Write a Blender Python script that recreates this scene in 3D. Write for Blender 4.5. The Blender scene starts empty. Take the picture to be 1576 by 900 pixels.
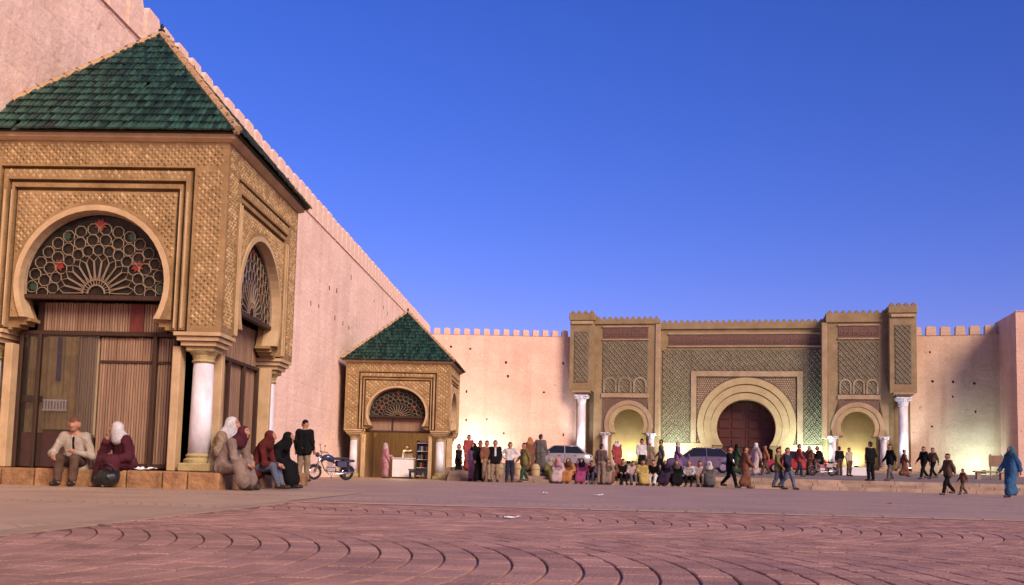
import bpy, bmesh, math, random
import numpy as np
from mathutils import Matrix, Vector, noise as mnoise
random.seed(7)
PI = math.pi
SC = bpy.context.scene
COL = SC.collection

# ------------------------------------------------------------------ camera
PW, FPX = 1576.0, 1500.0
ROLL, PITCH, YAW, HC = math.radians(1.42), math.radians(5.0), math.radians(2.3), .43
SHIFT = 727 - 450 - FPX * math.tan(PITCH)
CM = Matrix.Rotation(YAW, 3, 'Z') @ Matrix.Rotation(PI / 2 + PITCH, 3, 'X') @ Matrix.Rotation(ROLL, 3, 'Z')
cam = bpy.data.cameras.new('camera')
cam.sensor_width = 36
cam.lens = 36 * FPX / PW
cam.shift_y = SHIFT / PW
cam.clip_start, cam.clip_end = .05, 2000
co = bpy.data.objects.new('camera', cam)
COL.objects.link(co)
co.matrix_world = Matrix.Translation((0, 0, HC)) @ CM.to_4x4()
SC.camera = co


def ray(x, y):
    return CM @ Vector(((x - 788) / FPX, -(y - 450 - SHIFT) / FPX, -1))


def at_depth(x, y, d):
    return Vector((0, 0, HC)) + ray(x, y) * d


def on_ground(x, d, z=0.):
    """point on the level z at camera depth d seen in pixel column x"""
    p = at_depth(x, 740, d)
    return Vector((p.x, p.y, z))


# ------------------------------------------------------------------ dusk sky, sun, exposure
SUN_EL, SUN_AZ = math.radians(33), math.radians(142)   # azimuth clockwise from +Y: behind the camera, to the right
w = bpy.data.worlds.new('World')
SC.world = w
w.use_nodes = True
nt = w.node_tree
nt.nodes.clear()
sky = nt.nodes.new('ShaderNodeTexSky')
sky.sky_type = 'NISHITA'
sky.sun_disc = False
sky.sun_elevation = math.radians(6)
sky.sun_rotation = SUN_AZ
sky.altitude = 500
sky.air_density = 1.0
sky.dust_density = .2
sky.ozone_density = 4.0
hsv = nt.nodes.new('ShaderNodeHueSaturation')
hsv.inputs['Saturation'].default_value = 1.12
hsv.inputs['Hue'].default_value = .512
tint = nt.nodes.new('ShaderNodeMix')
tint.data_type = 'RGBA'
tint.blend_type = 'MULTIPLY'
tint.inputs[0].default_value = 1
tint.inputs[7].default_value = (1.80, .72, 1.07, 1)
bg = nt.nodes.new('ShaderNodeBackground')
bg.inputs[1].default_value = .13
wo = nt.nodes.new('ShaderNodeOutputWorld')
nt.links.new(sky.outputs[0], hsv.inputs['Color'])
nt.links.new(hsv.outputs[0], tint.inputs[6])
nt.links.new(tint.outputs[2], bg.inputs[0])
nt.links.new(bg.outputs[0], wo.inputs[0])

sl = bpy.data.lights.new('sun', 'SUN')
sl.energy = 2.7
sl.angle = math.radians(28)
sl.color = (1.0, .76, .58)
so = bpy.data.objects.new('sun', sl)
COL.objects.link(so)
sd = Vector((math.sin(SUN_AZ) * math.cos(SUN_EL), math.cos(SUN_AZ) * math.cos(SUN_EL), math.sin(SUN_EL)))
so.rotation_euler = (-sd).to_track_quat('-Z', 'Y').to_euler()
so.location = sd * 60

vs = SC.view_settings
vs.view_transform = 'Standard'
vs.look = 'None'
vs.exposure = 1.0
vs.gamma = 1
vs.use_curve_mapping = False

# ------------------------------------------------------------------ materials
MATS = {}


def mat(name, c1, c2=None, scale=3., rough=.85, bump=0., bscale=30., metal=0., spec=.3, rnd=0., emit=None, detail=6., stretch=None, coat=0., world=False):
    if name in MATS:
        return MATS[name]
    m = bpy.data.materials.new(name)
    m.use_nodes = True
    n, l = m.node_tree.nodes, m.node_tree.links
    b = n['Principled BSDF']
    b.inputs['Roughness'].default_value = rough
    b.inputs['Metallic'].default_value = metal
    b.inputs['Specular IOR Level'].default_value = spec
    b.inputs['Coat Weight'].default_value = coat
    tc = n.new('ShaderNodeTexCoord')
    src = tc.outputs['Object'] if not world else n.new('ShaderNodeNewGeometry').outputs['Position']
    if stretch:
        mp = n.new('ShaderNodeMapping')
        mp.inputs['Scale'].default_value = stretch
        l.new(src, mp.inputs[0])
        src = mp.outputs[0]
    c2 = c2 or tuple(x * .75 for x in c1)
    nz = n.new('ShaderNodeTexNoise')
    nz.inputs['Scale'].default_value = scale
    nz.inputs['Detail'].default_value = detail
    nz.inputs['Roughness'].default_value = .65
    l.new(src, nz.inputs['Vector'])
    rp = n.new('ShaderNodeValToRGB')
    rp.color_ramp.elements[0].position = .34
    rp.color_ramp.elements[1].position = .68
    rp.color_ramp.elements[0].color = (*c2, 1)
    rp.color_ramp.elements[1].color = (*c1, 1)
    l.new(nz.outputs['Fac'], rp.inputs[0])
    out = rp.outputs[0]
    if rnd:
        oi = n.new('ShaderNodeObjectInfo')
        ge = n.new('ShaderNodeNewGeometry')
        ad = n.new('ShaderNodeMath')
        ad.operation = 'ADD'
        l.new(oi.outputs['Random'], ad.inputs[0])
        l.new(ge.outputs['Random Per Island'], ad.inputs[1])
        fr = n.new('ShaderNodeMath')
        fr.operation = 'FRACT'
        l.new(ad.outputs[0], fr.inputs[0])
        mr = n.new('ShaderNodeMapRange')
        mr.inputs[3].default_value = 1 - rnd
        mr.inputs[4].default_value = 1 + rnd
        l.new(fr.outputs[0], mr.inputs[0])
        vm = n.new('ShaderNodeVectorMath')
        vm.operation = 'SCALE'
        l.new(out, vm.inputs[0])
        l.new(mr.outputs[0], vm.inputs['Scale'])
        out = vm.outputs[0]
    l.new(out, b.inputs['Base Color'])
    if bump:
        n2 = n.new('ShaderNodeTexNoise')
        n2.inputs['Scale'].default_value = bscale
        n2.inputs['Detail'].default_value = 8
        l.new(src, n2.inputs['Vector'])
        bp = n.new('ShaderNodeBump')
        bp.inputs['Strength'].default_value = bump
        bp.inputs['Distance'].default_value = .05
        l.new(n2.outputs['Fac'], bp.inputs['Height'])
        l.new(bp.outputs[0], b.inputs['Normal'])
    if emit:
        b.inputs['Emission Color'].default_value = (*emit[:3], 1)
        b.inputs['Emission Strength'].default_value = emit[3]
    m['bsdf'] = b.name
    MATS[name] = m
    return m


def rammed_wall(name, c1, c2, stain):
    """lime-washed rammed earth: blotches, lift lines every 0.85 m, vertical run-off stains"""
    m = bpy.data.materials.new(name)
    m.use_nodes = True
    n, l = m.node_tree.nodes, m.node_tree.links
    b = n['Principled BSDF']
    b.inputs['Roughness'].default_value = .95
    b.inputs['Specular IOR Level'].default_value = .1
    tc = n.new('ShaderNodeTexCoord')

    def nz(scale, st, detail=7, ro=.6):
        mp = n.new('ShaderNodeMapping')
        mp.inputs['Scale'].default_value = st
        l.new(tc.outputs['Object'], mp.inputs[0])
        t = n.new('ShaderNodeTexNoise')
        t.inputs['Scale'].default_value = scale
        t.inputs['Detail'].default_value = detail
        t.inputs['Roughness'].default_value = ro
        l.new(mp.outputs[0], t.inputs['Vector'])
        return t.outputs['Fac']

    def ramp(f, p0, p1, a, c):
        r = n.new('ShaderNodeValToRGB')
        r.color_ramp.elements[0].position, r.color_ramp.elements[1].position = p0, p1
        r.color_ramp.elements[0].color, r.color_ramp.elements[1].color = (*a, 1), (*c, 1)
        l.new(f, r.inputs[0])
        return r.outputs[0]

    def mix(fac, a, c, mode='MIX'):
        x = n.new('ShaderNodeMix')
        x.data_type = 'RGBA'
        x.blend_type = mode
        if isinstance(fac, float):
            x.inputs[0].default_value = fac
        else:
            l.new(fac, x.inputs[0])
        l.new(a, x.inputs[6])
        if isinstance(c, tuple):
            x.inputs[7].default_value = (*c, 1)
        else:
            l.new(c, x.inputs[7])
        return x.outputs[2]
    base = ramp(nz(.38, (1, 1, 1.5), 9, .68), .38, .62, c2, c1)
    pat = ramp(nz(.16, (1, 1, 1), 4, .55), .50, .56, (0, 0, 0), (.30, .30, .30))
    base = mix(pat, base, tuple(min(1, x * 1.12) for x in c1))
    st = ramp(nz(.9, (1.4, 1.4, .09), 8), .48, .74, (0, 0, 0), (.42, .42, .42))
    base = mix(st, base, stain)
    fine = ramp(nz(6, (1, 1, 1)), .3, .7, (.86, .86, .86), (1.06, 1.06, 1.06))
    base = mix(1.0, base, fine, 'MULTIPLY')
    spots = ramp(nz(1.9, (1, 1, 1), 6), .65, .71, (0, 0, 0), (.55, .55, .55))
    base = mix(spots, base, tuple(x * .55 for x in stain))
    l.new(base, b.inputs['Base Color'])
    # relief: trowel unevenness + lift lines
    sx = n.new('ShaderNodeSeparateXYZ')
    l.new(tc.outputs['Object'], sx.inputs[0])
    wob = n.new('ShaderNodeMath')
    wob.operation = 'MULTIPLY_ADD'
    l.new(nz(.8, (1, 1, .2), 3), wob.inputs[0])
    wob.inputs[1].default_value = .35
    l.new(sx.outputs[2], wob.inputs[2])
    md = n.new('ShaderNodeMath')
    md.operation = 'PINGPONG'
    md.inputs[1].default_value = .42
    l.new(wob.outputs[0], md.inputs[0])
    mr = n.new('ShaderNodeMapRange')
    mr.inputs[1].default_value, mr.inputs[2].default_value = 0, .06
    l.new(md.outputs[0], mr.inputs[0])
    ad = n.new('ShaderNodeMath')
    ad.operation = 'MULTIPLY_ADD'
    l.new(mr.outputs[0], ad.inputs[0])
    ad.inputs[1].default_value = .10
    l.new(nz(3.5, (1, 1, 1), 10, .7), ad.inputs[2])
    bp = n.new('ShaderNodeBump')
    bp.inputs['Strength'].default_value = .5
    bp.inputs['Distance'].default_value = .12
    l.new(ad.outputs[0], bp.inputs['Height'])
    l.new(bp.outputs[0], b.inputs['Normal'])
    MATS[name] = m
    return m


def arc_paving(name, c1, c2, joint, R=3.4, strip=4.78, yc=4.4, pitch=.16):
    """far paving: the same arc courses as colour and fine relief"""
    m = bpy.data.materials.new(name)
    m.use_nodes = True
    n, l = m.node_tree.nodes, m.node_tree.links
    b = n['Principled BSDF']
    b.inputs['Roughness'].default_value = .62
    b.inputs['Specular IOR Level'].default_value = .35
    tc = n.new('ShaderNodeTexCoord')
    sx = n.new('ShaderNodeSeparateXYZ')
    l.new(tc.outputs['Object'], sx.inputs[0])

    def op(o, a, c=None):
        x = n.new('ShaderNodeMath')
        x.operation = o
        for i, q in enumerate((a, c)):
            if q is None:
                continue
            if isinstance(q, (int, float)):
                x.inputs[i].default_value = q
            else:
                l.new(q, x.inputs[i])
        return x.outputs[0]
    y = op('SUBTRACT', sx.outputs[1], yc - strip / 2)
    dy = op('SUBTRACT', op('FLOORED_MODULO', y, strip), strip / 2)
    off = op('SUBTRACT', R, op('SQRT', op('SUBTRACT', R * R, op('MULTIPLY', dy, dy))))
    q = op('FLOORED_MODULO', op('ADD', sx.outputs[0], off), pitch)
    jn = op('LESS_THAN', q, .018)
    nz = n.new('ShaderNodeTexNoise')
    nz.inputs['Scale'].default_value = .55
    nz.inputs['Detail'].default_value = 9
    nz.inputs['Roughness'].default_value = .7
    l.new(tc.outputs['Object'], nz.inputs['Vector'])
    rp = n.new('ShaderNodeValToRGB')
    rp.color_ramp.elements[0].position, rp.color_ramp.elements[1].position = .35, .66
    rp.color_ramp.elements[0].color, rp.color_ramp.elements[1].color = (*c2, 1), (*c1, 1)
    l.new(nz.outputs['Fac'], rp.inputs[0])
    mx = n.new('ShaderNodeMix')
    mx.data_type = 'RGBA'
    l.new(op('MULTIPLY', jn, .7), mx.inputs[0])
    l.new(rp.outputs[0], mx.inputs[6])
    mx.inputs[7].default_value = (*joint, 1)
    l.new(mx.outputs[2], b.inputs['Base Color'])
    n2 = n.new('ShaderNodeTexNoise')
    n2.inputs['Scale'].default_value = 9
    n2.inputs['Detail'].default_value = 6
    l.new(tc.outputs['Object'], n2.inputs['Vector'])
    bp = n.new('ShaderNodeBump')
    bp.inputs['Strength'].default_value = .35
    bp.inputs['Distance'].default_value = .02
    l.new(op('SUBTRACT', n2.outputs['Fac'], jn), bp.inputs['Height'])
    l.new(bp.outputs[0], b.inputs['Normal'])
    MATS[name] = m
    return m


rammed_wall('pink_wall', (.82, .615, .49), (.73, .525, .415), (.55, .35, .265))
rammed_wall('salmon_wall', (.74, .505, .385), (.64, .415, .31), (.47, .285, .19))
rammed_wall('ochre_wall', (.62, .44, .31), (.52, .355, .24), (.34, .215, .135))
arc_paving('grey_paving', (.37, .25, .19), (.255, .168, .132), (.15, .105, .09))
arc_paving('red_mortar', (.17, .095, .08), (.12, .065, .055), (.09, .046, .04))
mat('paver', (.42, .235, .175), (.25, .135, .10), 1.6, .6, .5, 70, rnd=.17, world=True, detail=12, spec=.35)
arc_paving('tan_field', (.42, .30, .21), (.29, .20, .14), (.20, .135, .10))
mat('tan_paving', (.34, .235, .16), (.255, .175, .12), .8, .75, .2, 12)
mat('step_stone', (.36, .26, .19), (.20, .138, .10), 1.3, .8, .3, 25, rnd=.16, world=True, detail=9)
mat('road', (.20, .155, .14), (.15, .115, .105), .6, .85, .2, 20)
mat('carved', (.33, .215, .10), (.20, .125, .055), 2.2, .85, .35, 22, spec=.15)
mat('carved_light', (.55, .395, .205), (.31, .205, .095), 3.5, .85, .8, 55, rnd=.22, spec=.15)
mat('arch_plaster', (.52, .38, .22), (.38, .265, .14), 2, .85, .15, 30, spec=.15)
mat('plinth_stone', (.36, .20, .09), (.19, .10, .045), 5, .8, .5, 18, rnd=.22, world=True)
mat('marble', (.74, .72, .74), (.46, .43, .46), 2.2, .4, .15, 30, spec=.4, stretch=(1, 1, .45))
mat('capital_stone', (.42, .34, .16), (.30, .23, .10), 5, .8, .5, 30)
mat('green_tile', (.026, .07, .043), (.006, .022, .018), 9, .3, .3, 60, rnd=.65, spec=.5)
mat('roof_under', (.05, .06, .035), (.03, .035, .02), 4, .9)
mat('ridge_mortar', (.45, .30, .16), (.34, .21, .11), 5, .9, .3, 20)
mat('iron', (.02, .02, .022), None, 5, .5, metal=.6)
mat('dark_wood', (.055, .027, .015), (.03, .014, .008), 4, .6, .2, 30, stretch=(6, 6, .6))
mat('slat', (.31, .20, .125), (.185, .112, .068), 3, .65, .2, 30, stretch=(8, 8, .4), rnd=.22)
mat('slat_pale', (.44, .34, .20), (.32, .24, .135), 3, .7, .2, 30, stretch=(8, 8, .4), rnd=.15)
mat('tracery', (.25, .185, .12), (.17, .12, .075), 6, .6, .1, 20)
mat('pane_dark', (.03, .022, .016), (.008, .010, .008), 6, .25, spec=.2)
mat('pane_red', (.22, .022, .016), (.13, .012, .01), 8, .18, spec=.5)
mat('pane_green', (.02, .06, .03), (.012, .035, .02), 8, .15, spec=.5)
mat('yellow_cloth', (.50, .38, .15), (.30, .22, .09), 3, .9, .3, 8)
mat('cream_cloth', (.60, .48, .30), (.46, .36, .22), 3, .9, .3, 8)
mat('blue_cloth', (.13, .11, .24), (.09, .08, .17), 3, .9)
mat('red_wood', (.16, .035, .025), (.09, .02, .016), 4, .5, .2, 20)
mat('white_paint', (.74, .72, .70), (.62, .60, .58), 3, .6)
# city gate
mat('gate_stone', (.30, .22, .12), (.21, .15, .078), 1.1, .85, .3, 12, spec=.15)
mat('gate_edge', (.39, .285, .18), (.28, .20, .12), 1.2, .85, .2, 12, spec=.15)
mat('gate_cream', (.42, .325, .18), (.34, .25, .13), 1.5, .8, .15, 12, spec=.2)
mat('gate_field', (.15, .135, .085), (.105, .094, .06), 2, .5, .2, 20, spec=.4)
mat('gate_lattice', (.285, .23, .14), (.20, .16, .095), 1.5, .6, .4, 20, rnd=.2)
mat('gate_spandrel', (.17, .10, .062), (.10, .068, .048), 5, .5, .3, 30)
mat('gate_frieze', (.165, .085, .06), (.10, .05, .038), 4, .6, .3, 20)
mat('gate_niche', (.56, .45, .25), (.46, .36, .19), 1, .85, .1, 12)
mat('gate_door', (.075, .022, .016), (.05, .014, .012), 2, .55, .2, 10, stretch=(5, 5, .5))
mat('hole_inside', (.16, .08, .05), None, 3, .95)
# lamps
mat('lens_cool', (.9, .95, .9), None, 3, .3, emit=(.85, 1.0, .86, 14))
mat('lens_warm', (.95, .85, .6), None, 3, .3, emit=(1.0, .74, .38, 10))
mat('tail_lamp', (.5, .02, .02), None, 3, .2, emit=(1, .06, .03, 6))
mat('head_lamp', (.9, .9, .88), None, 3, .1, emit=(1, .93, .82, 4))


def gloss(name, c, rough=.3, coat=.6, metal=0.):
    return mat(name, c, tuple(x * .92 for x in c), 2, rough, 0, metal=metal, spec=.5, coat=coat)


gloss('car_silver', (.36, .32, .33), .3, .8, .3)
gloss('car_violet', (.14, .10, .17), .3, .8, .3)
gloss('car_red', (.36, .03, .03), .3, .8)
gloss('car_glass', (.015, .017, .02), .06, 0)
gloss('black_plastic', (.02, .02, .022), .45, 0)
mat('rubber', (.018, .018, .018), None, 20, .85)
gloss('chrome', (.6, .6, .62), .2, 0, 1.)
gloss('bike_blue', (.02, .028, .09), .3, .7)


def cloth(name, c):
    return mat('cloth_' + name, c, tuple(x * .55 for x in c), 5, .92, .6, 60, spec=.1)


for nm, c in dict(cream=(.56, .47, .35), brown=(.15, .085, .055), maroon=(.115, .02, .035), white=(.72, .70, .70), beige=(.33, .235, .18),
                  black=(.012, .012, .014), darkred=(.14, .018, .016), jean=(.13, .16, .24), tan=(.36, .25, .15), pink=(.62, .27, .32),
                  red=(.42, .05, .05), violet=(.27, .13, .33), olive=(.24, .20, .05), green=(.04, .10, .05), grey=(.17, .15, .14),
                  orange=(.58, .22, .05), magenta=(.42, .05, .20), yellow=(.58, .42, .09), purple=(.05, .025, .06), blue=(.03, .16, .36),
                  palepink=(.62, .45, .46), teal=(.03, .13, .19), darkblue=(.03, .035, .07), rust=(.24, .09, .045), mauve=(.16, .105, .10)).items():
    lum = sum(c) / 3
    cloth(nm, tuple(.86 * (.82 * x + .18 * lum) for x in c))
mat('skin', (.37, .185, .115), (.30, .14, .085), 9, .6, .05, 60)
mat('skin_dark', (.22, .10, .06), (.17, .075, .045), 9, .6, .05, 60)
mat('hair_black', (.012, .009, .008), None, 30, .6, .3, 80)
mat('hair_grey', (.16, .14, .13), None, 30, .7, .3, 80)
mat('eye_white', (.7, .68, .65), None, 3, .3)
mat('eye_dark', (.01, .008, .006), None, 3, .2)
mat('lip', (.24, .07, .06), None, 3, .5)
mat('shoe', (.03, .022, .018), None, 6, .5)
mat('sandal', (.30, .19, .11), None, 6, .6)
mat('bag_black', (.012, .016, .014), (.006, .008, .008), 5, .3, .5, 14, spec=.5)
mat('paper', (.78, .76, .76), (.70, .68, .70), 4, .7)
gm = mat('shop_glass', (.02, .02, .02), None, 3, .04)
_n, _l = gm.node_tree.nodes, gm.node_tree.links
_tr, _gl, _mx, _fr = _n.new('ShaderNodeBsdfTransparent'), _n.new('ShaderNodeBsdfGlossy'), _n.new('ShaderNodeMixShader'), _n.new('ShaderNodeFresnel')
_gl.inputs['Roughness'].default_value = .06
_tr.inputs[0].default_value = (.92, .93, .92, 1)
_l.new(_fr.outputs[0], _mx.inputs[0])
_l.new(_tr.outputs[0], _mx.inputs[1])
_l.new(_gl.outputs[0], _mx.inputs[2])
_l.new(_mx.outputs[0], _n['Material Output'].inputs[0])


# ------------------------------------------------------------------ mesh helpers
class MB:
    def __init__(s):
        s.v, s.f, s.m = [], [], []

    def add(s, vs_, fs, M=None, mi=0):
        o = len(s.v)
        s.v += [tuple(M @ Vector(p)) if M else tuple(p) for p in vs_]
        s.f += [tuple(i + o for i in f) for f in fs]
        s.m += [mi] * len(fs)
        return s

    def box(s, a, b, M=None, mi=0):
        (x0, y0, z0), (x1, y1, z1) = a, b
        vs_ = [(x0, y0, z0), (x1, y0, z0), (x1, y1, z0), (x0, y1, z0), (x0, y0, z1), (x1, y0, z1), (x1, y1, z1), (x0, y1, z1)]
        return s.add(vs_, [(3, 2, 1, 0), (4, 5, 6, 7), (0, 1, 5, 4), (1, 2, 6, 5), (2, 3, 7, 6), (3, 0, 4, 7)], M, mi)

    def bbox(s, a, b, c=.01, M=None, mi=0):
        """box with chamfered edges"""
        (x0, y0, z0), (x1, y1, z1) = a, b
        c = min(c, (x1 - x0) * .45, (y1 - y0) * .45, (z1 - z0) * .45)
        bm = bmesh.new()
        bmesh.ops.create_cube(bm, size=1)
        for q in bm.verts:
            q.co = ((x0 + x1) / 2 + q.co.x * (x1 - x0), (y0 + y1) / 2 + q.co.y * (y1 - y0), (z0 + z1) / 2 + q.co.z * (z1 - z0))
        bmesh.ops.bevel(bm, geom=bm.edges[:], offset=c, segments=1, affect='EDGES')
        bm.verts.index_update()
        s.add([q.co[:] for q in bm.verts], [[q.index for q in f.verts] for f in bm.faces], M, mi)
        bm.free()
        return s

    def extrude(s, poly, y0, y1, M=None, mi=0, back=True):
        """poly in the (x, z) plane, counter-clockwise seen from -y; y0 front, y1 back"""
        n = len(poly)
        vs_ = [(x, y0, z) for x, z in poly] + [(x, y1, z) for x, z in poly]
        fs = [tuple(range(n))] + ([tuple(range(2 * n - 1, n - 1, -1))] if back else [])
        fs += [(i, n + i, n + (i + 1) % n, (i + 1) % n) for i in range(n)]
        return s.add(vs_, fs, M, mi)

    def lathe(s, prof, n=16, c=(0, 0, 0), M=None, mi=0):
        vs_, fs = [], []
        for r, z in prof:
            for i in range(n):
                a = 2 * PI * i / n
                vs_.append((c[0] + r * math.cos(a), c[1] + r * math.sin(a), c[2] + z))
        for j in range(len(prof) - 1):
            for i in range(n):
                fs.append((j * n + i, j * n + (i + 1) % n, (j + 1) * n + (i + 1) % n, (j + 1) * n + i))
        fs.append(tuple(range(n - 1, -1, -1)))
        k = (len(prof) - 1) * n
        fs.append(tuple(range(k, k + n)))
        return s.add(vs_, fs, M, mi)

    def tube(s, pts, r, n=6, closed=False, M=None, mi=0):
        pts = [Vector(p) for p in pts]
        N = len(pts)
        rs = r if isinstance(r, (list, tuple)) else [r] * N
        vs_, fs = [], []
        for i, p in enumerate(pts):
            a = pts[(i - 1) % N] if (closed or i > 0) else p
            b = pts[(i + 1) % N] if (closed or i < N - 1) else p
            t = (b - a).normalized()
            u = t.cross(Vector((.13, .2, .97)) if abs(t.z) < .9 else Vector((.9, .3, .1))).normalized()
            q = t.cross(u)
            for k in range(n):
                an = 2 * PI * k / n
                vs_.append(p + (u * math.cos(an) + q * math.sin(an)) * rs[i])
        for i in range(N if closed else N - 1):
            j = (i + 1) % N
            for k in range(n):
                fs.append((i * n + k, i * n + (k + 1) % n, j * n + (k + 1) % n, j * n + k))
        if not closed:
            fs.append(tuple(range(n - 1, -1, -1)))
            fs.append(tuple(range((N - 1) * n, N * n)))
        return s.add(vs_, fs, M, mi)

    def ball(s, c, r, n=10, m=6, M=None, mi=0):
        rx, ry, rz = r if isinstance(r, (list, tuple)) else (r, r, r)
        vs_ = [(c[0], c[1], c[2] - rz)]
        for j in range(1, m):
            b = -PI / 2 + PI * j / m
            for i in range(n):
                a = 2 * PI * i / n
                vs_.append((c[0] + rx * math.cos(b) * math.cos(a), c[1] + ry * math.cos(b) * math.sin(a), c[2] + rz * math.sin(b)))
        vs_.append((c[0], c[1], c[2] + rz))
        fs = [(0, 1 + (i + 1) % n, 1 + i) for i in range(n)]
        for j in range(m - 2):
            for i in range(n):
                a, b = 1 + j * n + i, 1 + j * n + (i + 1) % n
                fs.append((a, b, b + n, a + n))
        k = len(vs_) - 1
        o = 1 + (m - 2) * n
        fs += [(o + i, o + (i + 1) % n, k) for i in range(n)]
        return s.add(vs_, fs, M, mi)

    def capsule(s, p0, r0, p1, r1, n=10, m=3):
        p0, p1 = Vector(p0), Vector(p1)
        t = p1 - p0
        t = t.normalized() if t.length > 1e-5 else Vector((0, 0, 1))
        u = t.cross(Vector((.13, .2, .97)) if abs(t.z) < .9 else Vector((.9, .3, .1))).normalized()
        q = t.cross(u)
        rings = [(p0, r0, -PI / 2 + PI / 2 * j / m) for j in range(1, m + 1)] + [(p1, r1, PI / 2 * j / m) for j in range(0, m)]
        vs_ = [p0 - t * r0]
        for p, r, b in rings:
            for i in range(n):
                a = 2 * PI * i / n
                vs_.append(p + t * (r * math.sin(b)) + (u * math.cos(a) + q * math.sin(a)) * (r * math.cos(b)))
        vs_.append(p1 + t * r1)
        fs = [(0, 1 + (i + 1) % n, 1 + i) for i in range(n)]
        R = len(rings)
        for j in range(R - 1):
            for i in range(n):
                a, b = 1 + j * n + i, 1 + j * n + (i + 1) % n
                fs.append((a, b, b + n, a + n))
        k = len(vs_) - 1
        o = 1 + (R - 1) * n
        fs += [(o + i, o + (i + 1) % n, k) for i in range(n)]
        return s.add(vs_, fs)

    def stud(s, cx, cz, hw, hh, y, d, M=None, mi=0):
        """four-sided carved diamond, proud of the plane y by d"""
        vs_ = [(cx - hw, y, cz), (cx, y, cz - hh), (cx + hw, y, cz), (cx, y, cz + hh), (cx, y - d, cz)]
        return s.add(vs_, [(0, 1, 4), (1, 2, 4), (2, 3, 4), (3, 0, 4)], M, mi)

    def mesh(s, name):
        me = bpy.data.meshes.new(name)
        me.from_pydata(s.v, [], s.f)
        me.update()
        return me

    def build(s, name, ms, parent=None, smooth=False, stuff=False):
        me = s.mesh(name)
        ms = ms if isinstance(ms, (list, tuple)) else [ms]
        for q in ms:
            me.materials.append(MATS[q])
        me.polygons.foreach_set('material_index', s.m)
        if smooth:
            me.polygons.foreach_set('use_smooth', [True] * len(me.polygons))
        return link(name, me, parent, stuff)


def link(name, me, parent=None, stuff=False):
    o = bpy.data.objects.new(name, me)
    COL.objects.link(o)
    o.parent = parent
    if stuff:
        o['kind'] = 'stuff'
    return o


def tag(o, label, cat, group=None):
    o['label'], o['category'] = label, cat
    if group:
        o['group'] = group
    return o


def thing(name, label, cat, loc=(0, 0, 0), rz=0, group=None, scale=(1, 1, 1)):
    o = bpy.data.objects.new(name, None)
    o.empty_display_size = .2
    COL.objects.link(o)
    o.location = loc
    o.rotation_euler = (0, 0, rz)
    o.scale = scale
    return tag(o, label, cat, group)


def structure(o):
    o['kind'] = 'structure'
    return o


def copies(name, me, mats_, parent=None):
    if not me.materials:
        me.materials.append(MATS[mats_])
    return link(name, me, parent)


# ================================================================== ground
def sheet(name, m, x0, y0, x1, y1, z, nx=1, ny=1):
    mb = MB()
    vs_ = [(x0 + (x1 - x0) * i / nx, y0 + (y1 - y0) * j / ny, z if not callable(z) else z(y0 + (y1 - y0) * j / ny)) for j in range(ny + 1) for i in range(nx + 1)]
    mb.add(vs_, [(j * (nx + 1) + i, j * (nx + 1) + i + 1, (j + 1) * (nx + 1) + i + 1, (j + 1) * (nx + 1) + i) for j in range(ny) for i in range(nx)])
    return structure(mb.build(name, m))


FX0, FX1, FY1 = -3.1, 16.0, 12.2      # the red paved field
sheet('plaza_ground', 'grey_paving', -600, -600, 600, 900, -.012)
sheet('kiosk_pavement', 'tan_field', -10.75, -12, FX0 - .25, 17.6, -.006)
field = sheet('red_paving_field', 'red_mortar', FX0, -12, FX1, FY1, -.004)
edge = MB()
for i in range(40):
    y = FY1 - .62 * (i + 1)
    if y < -8:
        break
    edge.bbox((FX0 - .25, y + .006, -.03), (FX0 - .006, y + .614, .004), .006)
for i in range(32):
    x = FX0 + .6 * i
    edge.bbox((x + .006, FY1 + .006, -.03), (x + .594, FY1 + .25, .004), .006)
o = edge.build('edging_course', 'tan_paving', field, stuff=True)

# arc courses of pavers: translated circle arcs, one shared mesh for each place along the arc
AR, PITCHX, NSEG, TH = 3.4, .16, 32, .779
arc_meshes = []
for k in range(NSEG):
    t0, t1 = -TH + 2 * TH * k / NSEG, -TH + 2 * TH * (k + 1) / NSEG
    g, gt = .006, .0005
    q = []
    for (dx, t) in ((g, t0 + gt), (PITCHX - g, t0 + gt), (PITCHX - g, t1 - gt), (g, t1 - gt)):
        q.append((AR * (math.cos(t) - 1) + dx, AR * math.sin(t)))
    cx, cy = sum(p[0] for p in q) / 4, sum(p[1] for p in q) / 4
    q = [(x - cx, y - cy) for x, y in q]
    vs_ = [(x, y, -.012) for x, y in q] + [(x, y, .0045) for x, y in q] + [(x * .94, y * .985, .0085) for x, y in q]
    fs = [(8, 9, 10, 11)]
    for a in (0, 4):
        fs += [(a + i, a + (i + 1) % 4, a + 4 + (i + 1) % 4, a + 4 + i) for i in range(4)]
    arc_meshes.append((MB().add(vs_, fs), cx, cy))
spots = []
for strip in range(-1, 2):
    yc = 4.4 + 4.78 * strip
    for i in range(-24, 118):
        for k in range(NSEG):
            mb, cx, cy = arc_meshes[k]
            X, Y = i * PITCHX + cx, yc + cy
            if FX0 + .12 < X < FX1 - .2 and Y < FY1 - .1 and Y > -.5:
                vis = Y > 3.3 and abs(X - .02) < Y * .56
                spots.append(((0 if vis else 1), X * X + Y * Y, X, Y, k))
spots.sort()
shared = [None] * NSEG
rest = MB()
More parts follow.
